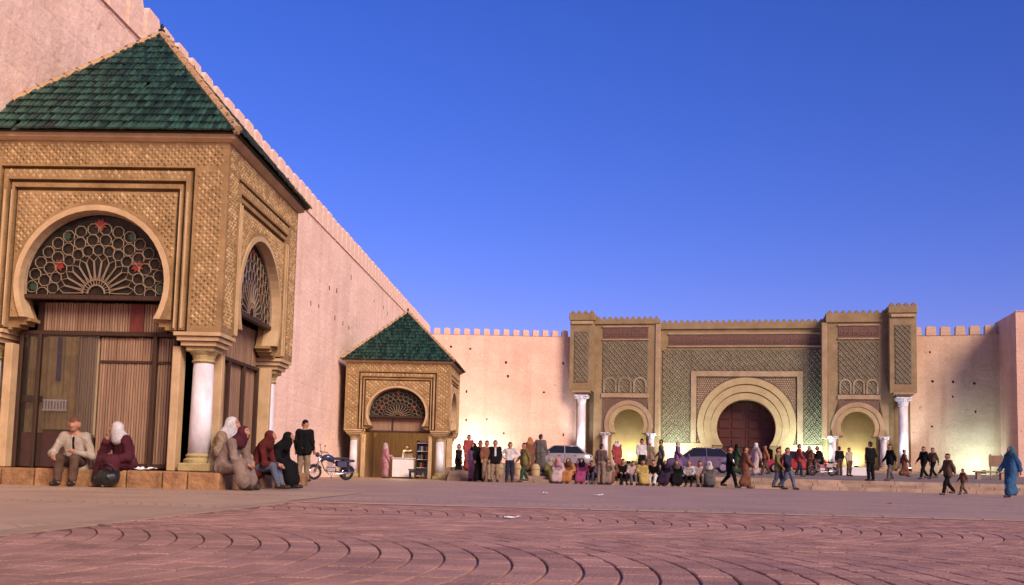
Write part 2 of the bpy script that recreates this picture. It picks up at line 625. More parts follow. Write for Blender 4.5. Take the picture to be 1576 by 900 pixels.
for n_, (_, _, X, Y, k) in enumerate(spots):
    dz, tilt = random.uniform(-.002, .0025), random.uniform(-.006, .006)
    if n_ < 300:
        if shared[k] is None:
            shared[k] = arc_meshes[k][0].mesh('paver')
            shared[k].materials.append(MATS['paver'])
        o = link('paver', shared[k], field)
        o.location = (X, Y, dz)
        o.rotation_euler = (tilt, random.uniform(-.006, .006), 0)
    else:
        rest.add(arc_meshes[k][0].v, arc_meshes[k][0].f, Matrix.Translation((X, Y, dz)) @ Matrix.Rotation(tilt, 4, 'Y'))
rest.build('pavers_beyond', 'paver', field, stuff=True)

# steps up from the plaza to the road terrace
TZ = lambda y: .45 + .02 * max(0, y - 45.05)
stairs = structure(bpy.data.objects.new('plaza_steps', None))
COL.objects.link(stairs)
step_me = {}
for s_ in range(3):
    x = -4.6
    random.seed(40 + s_)
    while x < 58:
        ln = random.choice((1.1, 1.25, 1.4))
        if ln not in step_me:
            step_me[ln] = MB().bbox((0, 0, -.3), (ln - .012, .6, .15), .012).mesh('step_block')
            step_me[ln].materials.append(MATS['step_stone'])
        o = link('step_block', step_me[ln], stairs)
        o.location = (x, 44 + .35 * s_, .15 * s_ + random.uniform(-.004, .004))
        x += ln
sheet('road', 'road', -4.58, 45.2, 140, 130, lambda y: TZ(y) - .004, 1, 40)
mb = MB()
mb.add([(-4.6, 45.1, -.1), (-4.6, 86, -.1), (-4.6, 86, TZ(86) + .12), (-4.6, 45.1, .57), (-4.85, 45.1, -.1), (-4.85, 86, -.1), (-4.85, 86, TZ(86) + .12), (-4.85, 45.1, .57)],
       [(0, 1, 2, 3), (5, 4, 7, 6), (3, 2, 6, 7), (4, 0, 3, 7)])
structure(mb.build('terrace_kerb', 'step_stone'))


# ================================================================== rampart walls
def rampart(name, label, A, B, top0, top1, thick, m, merlon, gap, mh, base, holes=40, seed=1, base1=None):
    """straight wall from A to B (plan), face on the right-hand side of A->B; top height runs top0 -> top1"""
    A, B = Vector((A[0], A[1], 0)), Vector((B[0], B[1], 0))
    L = (B - A).length
    ang = math.atan2(B.y - A.y, B.x - A.x)
    t = thing(name, label, 'wall', (A.x, A.y, 0), ang)
    rr = random.Random(seed)
    # face with recessed putlog holes: grid split at the hole edges
    hs = []
    for _ in range(holes):
        x, z = rr.uniform(.8, L - .8), rr.uniform(3.2, top0 - 1.0)
        x, z = round(x / 1.7) * 1.7 + rr.uniform(-.15, .15), round(z / 1.25) * 1.25 + rr.uniform(-.1, .1)
        if all(abs(x - h[0]) > .5 or abs(z - h[1]) > .5 for h in hs) and .5 < x < L - .5:
            hs.append((x, z, rr.uniform(.06, .1), rr.uniform(.07, .12)))
    xs = sorted({0., L} | {h[0] - h[2] for h in hs} | {h[0] + h[2] for h in hs} | {L * i / 30 for i in range(1, 30)})
    zs = sorted({base, top0} | {h[1] - h[3] for h in hs} | {h[1] + h[3] for h in hs} | {base + (top0 - base) * i / 8 for i in range(1, 8)})
    zt = lambda x, z: base + (z - base) * ((top0 + (top1 - top0) * x / L) - base) / (top0 - base)
    wob = lambda x, z: 0 if z > top0 - .6 else .05 * mnoise.noise(Vector((x * .35, z * .5, seed * 3.1))) + .02 * mnoise.noise(Vector((x * 1.3, z * 1.5, seed)))
    mb = MB()
    idx = {}
    for j, z in enumerate(zs):
        for i, x in enumerate(xs):
            idx[i, j] = len(mb.v)
            mb.v.append((x, wob(x, z), zt(x, z)))
    for j in range(len(zs) - 1):
        for i in range(len(xs) - 1):
            cx, cz = (xs[i] + xs[i + 1]) / 2, (zs[j] + zs[j + 1]) / 2
            hole = any(abs(cx - h[0]) < h[2] and abs(cz - h[1]) < h[3] for h in hs)
            q = (idx[i, j], idx[i + 1, j], idx[i + 1, j + 1], idx[i, j + 1])
            if not hole:
                mb.f.append(q)
                mb.m.append(0)
            else:
                p = [Vector(mb.v[k]) for k in q]
                r = [v + Vector((0, .3, 0)) for v in p]
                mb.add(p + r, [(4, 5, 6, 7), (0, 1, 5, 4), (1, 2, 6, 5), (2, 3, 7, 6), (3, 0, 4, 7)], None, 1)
    T = thick
    mb.add([(0, 0, base), (0, T, base), (0, T, top0), (0, 0, top0), (L, 0, base), (L, T, base), (L, T, top1), (L, 0, top1)],
           [(0, 3, 2, 1), (4, 5, 6, 7), (1, 2, 6, 5)])
    mb.add([(0, -.06, top0 - .002), (L, -.06, top1 - .002), (L, T, top1 - .002), (0, T, top0 - .002)], [(0, 1, 2, 3)])
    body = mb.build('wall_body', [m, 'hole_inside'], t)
    # merlons
    me = None
    x = gap / 2
    k = 0
    while x + merlon < L:
        if me is None or k < 4:
            b = MB()
            hw = merlon / 2
            sl = .02
            prof = [(-hw, -.1), (hw, -.1), (hw - sl, mh * .86), (hw * .72, mh), (-hw * .72, mh), (-hw + sl, mh * .86)]
            b.extrude([(px + rr.uniform(-.02, .02), pz + rr.uniform(-.02, .02)) for px, pz in prof], -.006, .5)
            mm = b.mesh('merlon')
            mm.materials.append(MATS[m])
            me = (me or []) + [mm]
        o = link('merlon', me[k % len(me)], t)
        xc = x + merlon / 2
        o.location = (xc, 0, top0 + (top1 - top0) * xc / L + rr.uniform(-.04, .02))
        o.rotation_euler = (0, rr.uniform(-.015, .015), 0)
        x += merlon + gap
        k += 1
    return t


WX = -10.85
rampart('rampart_wall', 'long tall pink rammed earth wall running behind both green roofed pavilions', (WX, 2), (WX, 86.6), 11.1, 12.2, 2.2, 'pink_wall', .86, .20, 1.05, -.1, holes=75, seed=3)
rampart('rampart_wall', 'salmon rammed earth wall between the small pavilion and the gate', (WX - 1.5, 84.9), (2.3, 87.0), 12.45, 12.7, 2, 'salmon_wall', .55, .33, .55, -.1, holes=16, seed=5)


# ================================================================== pavilion with a green tiled pyramid roof
def arch_poly(c, zc, R, zs, n=28, a_out=0.):
    """points of a horseshoe arch from left springing over the top to right springing"""
    a0 = math.asin(min(1, max(-1, (zc - zs) / R)))
    return [(c + R * math.cos(PI + a0 - (PI + 2 * a0) * i / n), zc + R * math.sin(PI + a0 - (PI + 2 * a0) * i / n)) for i in range(n + 1)]


def ring_poly(c, zc, R0, R1, zs0, zs1, n=28):
    a = arch_poly(c, zc, R0, zs0, n)
    b = arch_poly(c, zc, R1, zs1, n)
    return b, a


def ring_mesh(mb, c, zc, R0, R1, zs, y0, y1, M=None, mi=0, n=30):
    """solid arch band between radii R0 < R1, springing at zs"""
    a, b = arch_poly(c, zc, R0, zs, n), arch_poly(c, zc, R1, zs, n)
    vs_ = [(x, y0, z) for x, z in a] + [(x, y0, z) for x, z in b] + [(x, y1, z) for x, z in a] + [(x, y1, z) for x, z in b]
    N = n + 1
    fs = []
    for i in range(n):
        fs += [(i, N + i, N + i + 1, i + 1), (N + i, 3 * N + i, 3 * N + i + 1, N + i + 1), (2 * N + i, i, i + 1, 2 * N + i + 1)]
    fs += [(0, 2 * N, 3 * N, N), (n, N + n, 3 * N + n, 2 * N + n)]
    mb.add(vs_, fs, M, mi)


HW = 2.55                      # half width of the pavilion body
ZB, ZT = 2.93, 6.60            # underside and top of the carved walls
ARC, ARR, ASP = 3.84, 1.42, 3.16
FRONT = Matrix.Identity(4)
RIGHT = Matrix.Rotation(PI / 2, 4, 'Z')
BACK = Matrix.Rotation(PI, 4, 'Z')
LEFT = Matrix.Rotation(-PI / 2, 4, 'Z')


def lunette(t, M, yy, colour=True):
    """rosette of timber tracery over dark and coloured panes"""
    mb = MB()
    pts = [(x, z) for x, z in arch_poly(0, ARC, ARR + .03, 3.60, 30)]
    mb.extrude(pts, yy + .05, yy + .09, M)
    lu = mb.build('lunette', 'pane_dark', t)
    cz = 3.66

    def P(r, a):
        return (r * math.cos(a), yy, cz + r * math.sin(a))
    tr = MB()
    tr.tube([P(.17, PI * i / 12) for i in range(13)], .018, 5, M=M)
    tr.tube([P(.27, PI * i / 16) for i in range(17)], .013, 5, M=M)
    NP = 13
    for i in range(NP):
        a = PI * (i + .5) / NP
        da = PI / NP * .46
        tr.tube([P(.28, a - da * .5), P(.40, a - da * .9), P(.64, a - da), P(.74, a), P(.64, a + da), P(.40, a + da * .9), P(.28, a + da * .5)], .011, 5, M=M)
        tr.tube([P(.17, a), P(.28, a)], .009, 4, M=M)
    inside = lambda c: math.hypot(c[0], c[2] - ARC) < ARR - .07 and c[2] > cz - .02
    for rr_, n_, q, ph in ((.86, 13, .112, .5), (1.06, 13, .118, 0), (1.27, 16, .115, .5)):
        for i in range(n_ + (0 if ph else 1)):
            a = PI * (i + ph) / n_
            c = P(rr_, a)
            if not inside(c):
                continue
            tr.tube([(c[0] + q * math.cos(PI / 4 * k + .39), yy, c[2] + q * math.sin(PI / 4 * k + .39)) for k in range(8)], .0105, 5, True, M=M)
    tr.tube([(x * .985, yy, ARC + (z - ARC) * .985) for x, z in arch_poly(0, ARC, ARR, 3.62, 30)], .03, 6, M=M)
    tr.build('tracery', 'tracery', lu)
    for i, a in enumerate((.10, .62, 1.05, 1.57, 2.09, 2.52, 3.04)):
        r_ = 1.28 if i % 2 else 1.08
        r_ = (1.25, .95, 1.30, 1.36, 1.30, .95, 1.25)[i]
        s_ = .13 if i % 2 else .10
        c = P(r_, a)
        st = [(c[0] + (s_ if k % 2 else s_ * .62) * math.cos(PI / 8 * k), c[2] + (s_ if k % 2 else s_ * .62) * math.sin(PI / 8 * k)) for k in range(16)]
        MB().extrude(st, yy + .015, yy + .045, M).build('star_pane', 'pane_red' if i % 2 else 'pane_green', lu)
    MB().bbox((-ARR, yy - .04, 3.54), (ARR, yy + .08, 3.63), .01, M).build('transom', 'dark_wood', t)
    return lu


def slats(mb, x0, x1, z0, z1, yy, pitch=.052, M=None):
    x = x0
    while x < x1 - .01:
        w_ = pitch * .74
        mb.box((x, yy + random.uniform(-.006, .006), z0), (x + w_, yy + .03, z1 + random.uniform(-.01, .01)), M)
        x += pitch


def carved_wall(t, M, fine=True):
    hw, y = HW, -HW
    # body wall with the horseshoe opening and stepped corbels at its foot
    ar = arch_poly(0, ARC, ARR, ASP, 36)
    foot = [(1.20, 3.16), (1.20, 3.10), (1.30, 3.10), (1.30, 3.03), (1.42, 3.03), (1.42, 2.97), (1.56, 2.97), (1.56, ZB)]
    hb = hw - .03
    poly = [(-hb, ZB)] + [(-x, z) for x, z in reversed(foot)] + ar + foot + [(hb, ZB), (hb, ZT), (-hb, ZT)]
    mb = MB().extrude(poly, y + .15, y + .5, M)
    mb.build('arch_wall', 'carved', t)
    # raised frames, with deep grooves between them
    fr = MB()

    def pi_band(h1, h0, z1, z0, yf, zb=ZB, mi=0):
        fr.box((-h1, yf, z0), (h1, y + .16, z1), M, mi)
        fr.box((-h1, yf, zb), (-h0, y + .16, z0), M, mi)
        fr.box((h0, yf, zb), (h1, y + .16, z0), M, mi)
    pi_band(hw - .002, 1.90, ZT, 6.10, y, ZB + .002)
    pi_band(1.83, 1.74, 6.03, 5.84, y - .005, ZB + .03)
    pi_band(1.675, 1.62, 5.775, 5.69, y + .015, ZB + .03)
    fr.build('frame_moulding', 'carved', t)
    inner = [(-1.56, ASP)] + arch_poly(0, ARC, ARR + .10, ASP, 36) + [(1.56, ASP), (1.56, 5.625), (-1.56, 5.625)]
    MB().extrude(inner, y + .045, y + .14, M).build('spandrel_panel', 'carved', t)
    ri = MB()
    ring_mesh(ri, 0, ARC, ARR - .012, ARR + .095, ASP + .003, y + .01, y + .36, M)
    ri.build('arch_rim', 'arch_plaster', t)
    # carved lattice: diamonds in relief
    or_ = MB()
    p = .064 if fine else .10
    rr = random.Random(11)

    def lattice(x0, x1, z0, z1, yf, test=None, dd=.03):
        nx, nz = int((x1 - x0) / p), int((z1 - z0) / p)
        for j in range(nz):
            for i in range(nx):
                if (i + j) % 2:
                    continue
                cx, cz = x0 + (i + .5) * (x1 - x0) / nx, z0 + (j + .5) * (z1 - z0) / nz
                if test and not test(cx, cz):
                    continue
                er = mnoise.noise((cx * 1.3, cz * 1.3, 4.2)) + rr.uniform(-.35, .35)
                if er > .80:
                    continue
                m4 = (i % 6, j % 6)
                big = .62 if m4 in ((0, 0), (3, 3)) else (.80 if (i + j) % 4 == 0 else 1.02)
                or_.stud(cx + rr.uniform(-.004, .004), cz + rr.uniform(-.004, .004), p * .84 * big, p * .92 * big, yf, dd * (1.25 - er * .8), M)
    lattice(1.96, hw - .10, ZB + .12, 6.04, y + .001)
    lattice(-hw + .10, -1.96, ZB + .12, 6.04, y + .001)
    lattice(-hw + .10, hw - .10, 6.14, ZT - .06, y + .001)
    lattice(-1.54, 1.54, ASP + .1, 5.58, y + .046, lambda a, b: math.hypot(a, b - ARC) > ARR + .17)
    lattice(-1.80, 1.80, 5.87, 6.02, y - .004, None, .012)
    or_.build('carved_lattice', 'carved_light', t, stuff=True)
    for sx in (-1, 1):                           # vertical mouldings beside the arch
        for xx, ww in ((1.785, .018), (1.65, .012)):
            MB().box((sx * xx - ww, y - .025, ZB + .06), (sx * xx + ww, y + .16, 5.62), M).build('moulding', 'arch_plaster', t)


def pavilion(name, label, loc, scale, near):
    t = thing(name, label, 'pavilion', loc, 0, None, scale)
    sides = (FRONT, RIGHT, BACK, LEFT)
    for M in sides:
        carved_wall(t, M, near)
    # cornice
    for M in sides:
        c = MB()
        e = HW
        c.add([(-e - .02, -e - .02, ZT), (e + .02, -e - .02, ZT), (e + .12, -e - .12, ZT + .05), (-e - .12, -e - .12, ZT + .05),
               (e + .12, -e - .12, ZT + .19), (-e - .12, -e - .12, ZT + .19), (e - .3, -e + .3, ZT), (-e + .3, -e + .3, ZT), (e - .3, -e + .3, ZT + .19), (-e + .3, -e + .3, ZT + .19)],
              [(0, 1, 2, 3), (3, 2, 4, 5), (5, 4, 8, 9), (7, 6, 1, 0), (9, 8, 6, 7)], M)
        c.build('cornice', 'arch_plaster', t)
    # corner columns with bases, capitals and stepped imposts
    for sx in (-1, 1):
        for sy in (-1, 1):
            cx, cy = sx * 2.10, sy * 2.10
            col = MB().lathe([(.21, .62), (.205, 1.2), (.19, 2.38)], 20, (cx, cy, 0)).build('column', 'marble', t, True)
            MB().bbox((cx - .3, cy - .3, .30), (cx + .3, cy + .3, .46), .02).lathe([(.28, .46), (.285, .52), (.23, .56), (.25, .60), (.215, .64)], 20, (cx, cy, 0)).build('column_base', 'capital_stone', col)
            MB().lathe([(.195, 2.37), (.23, 2.40), (.20, 2.44), (.22, 2.52), (.29, 2.60)], 20, (cx, cy, 0)).bbox((cx - .27, cy - .27, 2.58), (cx + .27, cy + .27, 2.68), .02).build('capital', 'capital_stone', col)
            im = MB()
            for k, (h_, z0, z1) in enumerate(((.34, 2.68, 2.76), (.40, 2.77, 2.85), (.45, 2.86, ZB))):
                im.box((cx - h_, cy - h_, z0), (cx + h_, cy + h_, z1))
            im.build('impost', 'arch_plaster', t)
    for M in sides:
        for sx in (-1, 1):
            MB().bbox((sx * 1.64 - .08, -HW + .22, .30), (sx * 1.64 + .08, -HW + .52, 2.68), .015, M).build('pilaster', 'arch_plaster', t)
    # roof
    E_, ZE, ZA = HW + .20, ZT + .13, 9.88
    rf = MB().add([(-E_, -E_, ZE), (E_, -E_, ZE), (E_, E_, ZE), (-E_, E_, ZE), (0, 0, ZA)], [(0, 1, 4), (1, 2, 4), (2, 3, 4), (3, 0, 4), (3, 2, 1, 0)]).build('roof', 'roof_under', t)
    sl = math.hypot(E_, ZA - ZE)
    an = math.atan2(ZA - ZE, E_)
    tw, tl = .092, .27
    tile = MB()
    ns = 5
    for jj, (yy_, r_, zz) in enumerate(((0, .052, .028), (tl + .04, .042, .005))):
        for i in range(ns + 1):
            a = PI * i / ns
            tile.v.append((r_ * math.cos(a), yy_, zz + r_ * math.sin(a) * .8))
    for i in range(ns):
        tile.f.append((i, ns + 1 + i, ns + 2 + i, i + 1))
        tile.m.append(0)
    tile.v += tile.v[:ns + 1]
    tile.f.append(tuple(range(2 * ns + 2, 3 * ns + 3)))
    tile.m.append(0)
    tme = tile.mesh('roof_tile')
    tme.materials.append(MATS['green_tile'])
    tme.polygons.foreach_set('use_smooth', [True] * (len(tme.polygons) - 1) + [False])
    count = 0
    joined = MB()
    rr = random.Random(5)
    nside = int(E_ / tw)
    for fi, M in enumerate(sides):
        F = M @ Matrix.Translation((0, -E_ - .05, ZE)) @ Matrix.Rotation(an, 4, 'X')
        for j in range(int(sl / tl) + 1):
            for i in range(-nside, nside + 1):
                x = i * tw
                if (j + .35) * tl >= sl * (1 - abs(x) / E_) or rr.random() < .006:
                    continue
                Q = F @ Matrix.Translation((x + rr.uniform(-.006, .006), j * tl, rr.uniform(-.006, .01))) @ Matrix.Rotation(rr.uniform(-.06, .06), 4, 'Z')
                if fi == 0 and near and count < 300:
                    o = link('roof_tile', tme, rf)
                    o.matrix_local = Q
                    count += 1
                else:
                    joined.add(tile.v, tile.f, Q)
    joined.build('roof_tiles_other_slopes', 'green_tile', rf, True, stuff=True)
    hp = MB()
    for sx, sy in ((-1, -1), (1, -1), (1, 1), (-1, 1)):
        n_ = 16
        for k in range(n_):
            f0, f1 = k / n_, (k + 1.12) / n_
            a = Vector((sx * E_ * (1 - f0), sy * E_ * (1 - f0), ZE + (ZA - ZE) * f0 + .05))
            b = Vector((sx * E_ * (1 - f1), sy * E_ * (1 - f1), ZE + (ZA - ZE) * f1 + .04))
            hp.tube([a, b], [.095, .075], 8)
    hp.build('hip_ridge', 'ridge_mortar', rf, stuff=True)
    MB().lathe([(.09, -.1), (.08, .04), (.03, .06), (.07, .10), (.07, .13), (.025, .17), (.045, .20), (.04, .23), (.004, .29)], 12, (0, 0, ZA)).build('finial', 'iron', rf, True)
    return t


K1 = pavilion('corner_pavilion', 'large ochre carved pavilion with shuttered arches and green pyramid roof', (-8.80, 18 + HW, 0), (1, 1, 1), True)
K2 = pavilion('corner_pavilion', 'smaller ochre pavilion with open lit stall under green pyramid roof', (-7.78, 49 + HW * 1.045, -.28), (1.045, 1.045, .925), False)

# plinth of the big pavilion, built of stone blocks
for K, sc in ((K1, 1), (K2, 1)):
    PF = 3.42 if K is K1 else 2.75
    PR = 2.98 if K is K1 else 2.72
    MB().box((-2.9, -PF + .24, -.05), (PR - .24, 2.95, .292)).build('plinth', 'plinth_stone', K)
    rr = random.Random(9)
    x = -2.92
    while x < PR - .1:
        ln = min(rr.uniform(.42, .72), PR - x)
        MB().bbox((x, -PF + rr.uniform(-.012, .012), -.05), (x + ln - .014, -PF + .26, .30 + rr.uniform(-.008, .006)), .025).build('plinth_block', 'plinth_stone', K)
        x += ln
    y = -PF + .27
    while y < 2.9:
        ln = min(rr.uniform(.42, .72), 2.95 - y)
        MB().bbox((PR - .26, y, -.05), (PR + rr.uniform(-.012, .012), y + ln - .014, .30 + rr.uniform(-.008, .006)), .025).build('plinth_block', 'plinth_stone', K)
        y += ln

# shutters and glazing of the big pavilion
random.seed(21)
YS = -HW + .50
for M in (FRONT, RIGHT, LEFT):
    lunette(K1, M, YS - .27)
fm = MB()
MB().bbox((-1.58, YS - .03, 2.88), (1.58, YS + .06, 2.965), .01).build('transom', 'dark_wood', K1)
for x in (-1.53, -1.17, 1.12, 1.53):
    MB().bbox((x - .035, YS - .05, .30), (x + .035, YS + .05, 2.90), .01).build('mullion', 'dark_wood', K1)
s1 = MB()
slats(s1, .02, 1.10, .42, 2.86, YS + .06)
slats(s1, 1.16, 1.50, .42, 2.86, YS + .06)
slats(s1, -1.15, -.02, 2.98, 3.53, YS + .06)
slats(s1, .0, .55, 2.98, 3.53, YS + .06)
slats(s1, .84, 1.3, 2.98, 3.53, YS + .06)
MB().box((.56, YS + .05, 2.98), (.83, YS + .09, 3.53)).build('coloured_panel', 'red_wood', K1)
s1.build('reed_screen', 'slat', K1, stuff=True)
MB().box((.0, YS + .095, .30), (1.56, YS + .12, 2.88)).build('screen_backing', 'dark_wood', K1)
MB().box((-1.30, YS + .095, 2.96), (1.30, YS + .12, 3.55)).build('screen_backing', 'dark_wood', K1)
for x in (.02, 1.0):
    pass
MB().bbox((.02, YS + .03, 2.36), (1.5, YS + .055, 2.41), .005).build('rail', 'dark_wood', K1)
MB().bbox((.02, YS + .0, .34), (1.5, YS + .075, .42), .005).build('rail', 'dark_wood', K1)
s2 = MB()
slats(s2, -.42, -.02, .95, 2.86, YS + .09, .05)
s2.build('reed_screen', 'slat_pale', K1, stuff=True)
# what shows behind the left glass: hung cloths, a chest and a little white rail


def drape(name, m, x0, x1, z0, z1, yy, parent, amp=.03, M=None):
    mb = MB()
    n_ = 40
    for j, z in enumerate((z0, z0 + (z1 - z0) * .33, z0 + (z1 - z0) * .66, z1)):
        for i in range(n_ + 1):
            x = x0 + (x1 - x0) * i / n_
            mb.v.append((x, yy + amp * math.sin(i * .9 + j * .4) + amp * .5 * math.sin(i * .37 + j), z))
    mb.f = [(j * (n_ + 1) + i, j * (n_ + 1) + i + 1, (j + 1) * (n_ + 1) + i + 1, (j + 1) * (n_ + 1) + i) for j in range(3) for i in range(n_)]
    mb.m = [0] * len(mb.f)
    if M:
        mb.v = [tuple(M @ Vector(p)) for p in mb.v]
    return mb.build(name, m, parent, True)


drape('hanging_cloth', 'yellow_cloth', -1.16, -.50, 1.05, 2.88, YS + .22, K1, .02)
drape('hanging_cloth', 'cream_cloth', -.55, .05, .9, 2.86, YS + .27, K1, .02)
drape('hanging_cloth', 'blue_cloth', -.90, -.80, 2.0, 2.86, YS + .15, K1, .015)
drape('hanging_cloth', 'yellow_cloth', -1.55, -1.15, .98, 2.88, YS + .3, K1, .02)
for x0, x1, z0, z1 in ((-1.50, -1.205, .32, 2.88), (-1.135, .0, .32, 2.88)):
    MB().box((x0, YS - .006, z0), (x1, YS + .006, z1)).build('glass_pane', 'shop_glass', K1)
drape('hanging_cloth', 'slat', -1.6, .1, .3, 2.88, YS + .62, K1)
MB().bbox((-1.10, YS + .14, .30), (-.60, YS + .6, 1.02), .02).build('carved_chest', 'red_wood', K1)
MB().bbox((-1.52, YS + .14, .30), (-1.20, YS + .6, .98), .02).build('carved_chest', 'red_wood', K1)
b = MB()
for i in range(8):
    b.box((-1.08 + .06 * i, YS + .10, 1.42), (-1.05 + .06 * i, YS + .12, 1.62))
b.box((-1.1, YS + .095, 1.60), (-.62, YS + .125, 1.63)).box((-1.1, YS + .095, 1.41), (-.62, YS + .125, 1.44))
b.build('white_rail', 'white_paint', K1)
MB().bbox((-1.52, YS + .06, 1.58), (-1.2, YS + .3, 1.70), .01).build('shelf', 'dark_wood', K1)
# side screens
for M in (RIGHT, LEFT):
    s3 = MB()
    slats(s3, -1.56, 1.56, .34, 3.52, YS + .06, .052, M)
    s3.build('reed_screen', 'slat', K1, stuff=True)
    MB().box((-1.62, YS + .10, .30), (1.62, YS + .13, 3.55), M).build('screen_backing', 'dark_wood', K1)
    MB().bbox((-1.58, YS - .03, 2.60), (1.58, YS + .05, 2.68), .01, M).build('transom', 'dark_wood', K1)
    for x in (-1.5, -.5, .5, 1.5):
        MB().bbox((x - .03, YS - .04, .30), (x + .03, YS + .05, 2.62), .01, M).build('mullion', 'dark_wood', K1)
MB().box((-1.62, YS + .10, .30), (1.62, YS + .13, 5.2), BACK).build('screen_backing', 'dark_wood', K1)

# small pavilion: lunettes, closed flanks and back, warm lamp inside
for M in (FRONT, RIGHT):
    lunette(K2, M, YS - .16)
for M in (BACK, LEFT):
    MB().box((-2.2, YS + .10, .28), (2.2, YS + .2, 5.2), M).build('back_panel', 'slat', K2)
s3 = MB()
slats(s3, -1.56, 1.56, .34, 3.52, YS + .06, .10, RIGHT)
s3.build('reed_screen', 'slat', K2, stuff=True)
MB().bbox((-1.58, YS - .05, 2.80), (1.58, YS + .06, 2.90), .01).build('transom', 'dark_wood', K2)
MB().bbox((-.28, YS - .05, 2.90), (-.22, YS + .06, 3.56), .01).build('mullion', 'dark_wood', K2)
MB().bbox((-1.58, YS + .02, 2.9), (1.58, YS + .05, 3.55), .01).build('signboard', 'slat', K2)
MB().box((-2.3, -2.3, 3.62), (2.3, 2.3, 3.72)).build('ceiling', 'dark_wood', K2)
MB().lathe([(.05, 0), (.16, -.05), (.18, -.12), (.12, -.2)], 12, (0, -.6, 3.5)).build('pendant_lamp', 'lens_warm', K2, True)
pl = bpy.data.lights.new('pendant_light', 'POINT')
pl.energy, pl.color, pl.shadow_soft_size = 110, (1, .72, .36), .2
po = bpy.data.objects.new('pendant_light', pl)
COL.objects.link(po)
po.location = K2.location + Vector((0, -1.2, 2.75))


# ================================================================== the city gate
G0, G1 = at_depth(880, 715, 86), at_depth(1412, 720, 80)
gang = math.atan2(G1.y - G0.y, G1.x - G0.x)
GATE = thing('city_gate', 'monumental ochre city gate with horseshoe arches, lattice panels and marble columns', 'gate', (G0.x, G0.y, 0), gang)
GB = 1.18                                             # ground level at the gate


def gpart(mb, name, m, parent=GATE, smooth=False, stuff=False):
    return mb.build(name, m, parent, smooth, stuff)


def teeth(x0, x1, z, yf, pitch=.50, h=.24):
    n_ = max(1, int((x1 - x0) / pitch))
    pw = (x1 - x0) / n_
    me = MB().extrude([(-pw * .31, 0), (pw * .31, 0), (pw * .31, h * .55), (pw * .12, h * .55), (pw * .12, h), (-pw * .12, h), (-pw * .12, h * .55), (-pw * .31, h * .55)], 0, .45).mesh('merlon')
    me.materials.append(MATS['gate_stone'])
    for i in range(n_):
        o = link('merlon', me, GATE)
        o.location = (x0 + (i + .5) * pw, yf, z)


def net(x0, x1, z0, z1, yf, p, test=None, d=.06):
    """interlaced lozenge net in relief"""
    mb = MB()
    nx, nz = round((x1 - x0) / p), round((z1 - z0) / (p * 1.15))
    px, pz = (x1 - x0) / nx, (z1 - z0) / nz
    for j in range(nz + 1):
        for i in range(nx + 1):
            if (i + j) % 2:
                continue
            cx, cz = x0 + i * px, z0 + j * pz
            # four short ribs round each lozenge, clipped to the panel
            for sx, sz in ((1, 1), (1, -1)):
                a, b_ = (cx, cz), (cx + sx * px, cz + sz * pz)
                if not (x0 - .01 <= b_[0] <= x1 + .01 and z0 - .01 <= b_[1] <= z1 + .01):
                    continue
                m_ = ((a[0] + b_[0]) / 2, (a[1] + b_[1]) / 2)
                if test and not (test(*m_) and test(*a) and test(*b_)):
                    continue
                dx, dz = b_[0] - a[0], b_[1] - a[1]
                L_ = math.hypot(dx, dz)
                nx_, nz_ = -dz / L_ * p * .17, dx / L_ * p * .17
                mb.add([(a[0] - nx_, yf, a[1] - nz_), (b_[0] - nx_, yf, b_[1] - nz_), (b_[0] + nx_, yf, b_[1] + nz_), (a[0] + nx_, yf, a[1] + nz_),
                        (a[0], yf - d, a[1]), (b_[0], yf - d, b_[1])], [(0, 1, 5, 4), (2, 3, 4, 5)])
            if not test or test(cx + px, cz):
                if x0 < cx + px < x1 and z0 < cz < z1:
                    mb.stud(cx + px, cz, px * .34, pz * .34, yf, d * .7)
    return gpart(mb, 'lattice_relief', 'gate_lattice', stuff=True)


# centre wall with the great arch
CS, CZ, CR = 14.98, 4.78, 2.50
CY = 1.3
CT = 14.0
ar = arch_poly(CS, CZ, CR, 3.25, 36)
jam = 2.0
poly = [(7.4, GB - .3), (CS - 2.25, GB - .3), (CS - 2.25, 2.9), (ar[0][0] + .0, 3.05)] + ar + [(ar[-1][0], 3.05), (CS + 2.25, 2.9), (CS + 2.25, GB - .3), (21.7, GB - .3), (21.7, CT), (7.4, CT)]
gpart(MB().extrude(poly, CY, CY + 3.5), 'centre_wall', 'gate_stone')
gpart(MB().box((7.5, CY + 3.55, GB - .3), (21.6, 7, CT)), 'gate_block', 'gate_stone')
# door leaves deep in the arch
for sx in (-1, 1):
    d = MB().bbox((CS + (-2.6 if sx < 0 else .012), CY + 1.35, GB - .1), (CS + (-.012 if sx < 0 else 2.6), CY + 1.5, 7.4), .01)
    dl = gpart(d, 'door_leaf', 'gate_door')
    pb = MB()
    for r_ in range(7):
        for c_ in range(2):
            x0 = CS + sx * (.25 + c_ * 1.1)
            x1 = x0 + sx * .95
            pb.bbox((min(x0, x1), CY + 1.29, 1.5 + r_ * .82), (max(x0, x1), CY + 1.36, 1.5 + r_ * .82 + .68), .03)
    pb.build('door_panels', 'gate_door', dl)
    MB().tube([(CS + sx * .2 + .09 * math.cos(a * PI / 6), CY + 1.24, 2.6 + .09 * math.sin(a * PI / 6)) for a in range(12)], .018, 5, True).build('door_ring', 'iron', dl)
# arch bands
for k, (r0, r1, yf, m_) in enumerate(((CR - .01, 3.02, CY - .10, 'gate_cream'), (3.03, 3.60, CY - .125, 'gate_cream'), (3.63, 4.18, CY - .10, 'gate_cream'))):
    mb = MB()
    ring_mesh(mb, CS, CZ + .1 * k, r0, r1, 3.25, yf, CY + (.9 if k == 0 else .02), None, 0, 44)
    gpart(mb, 'arch_band', m_)
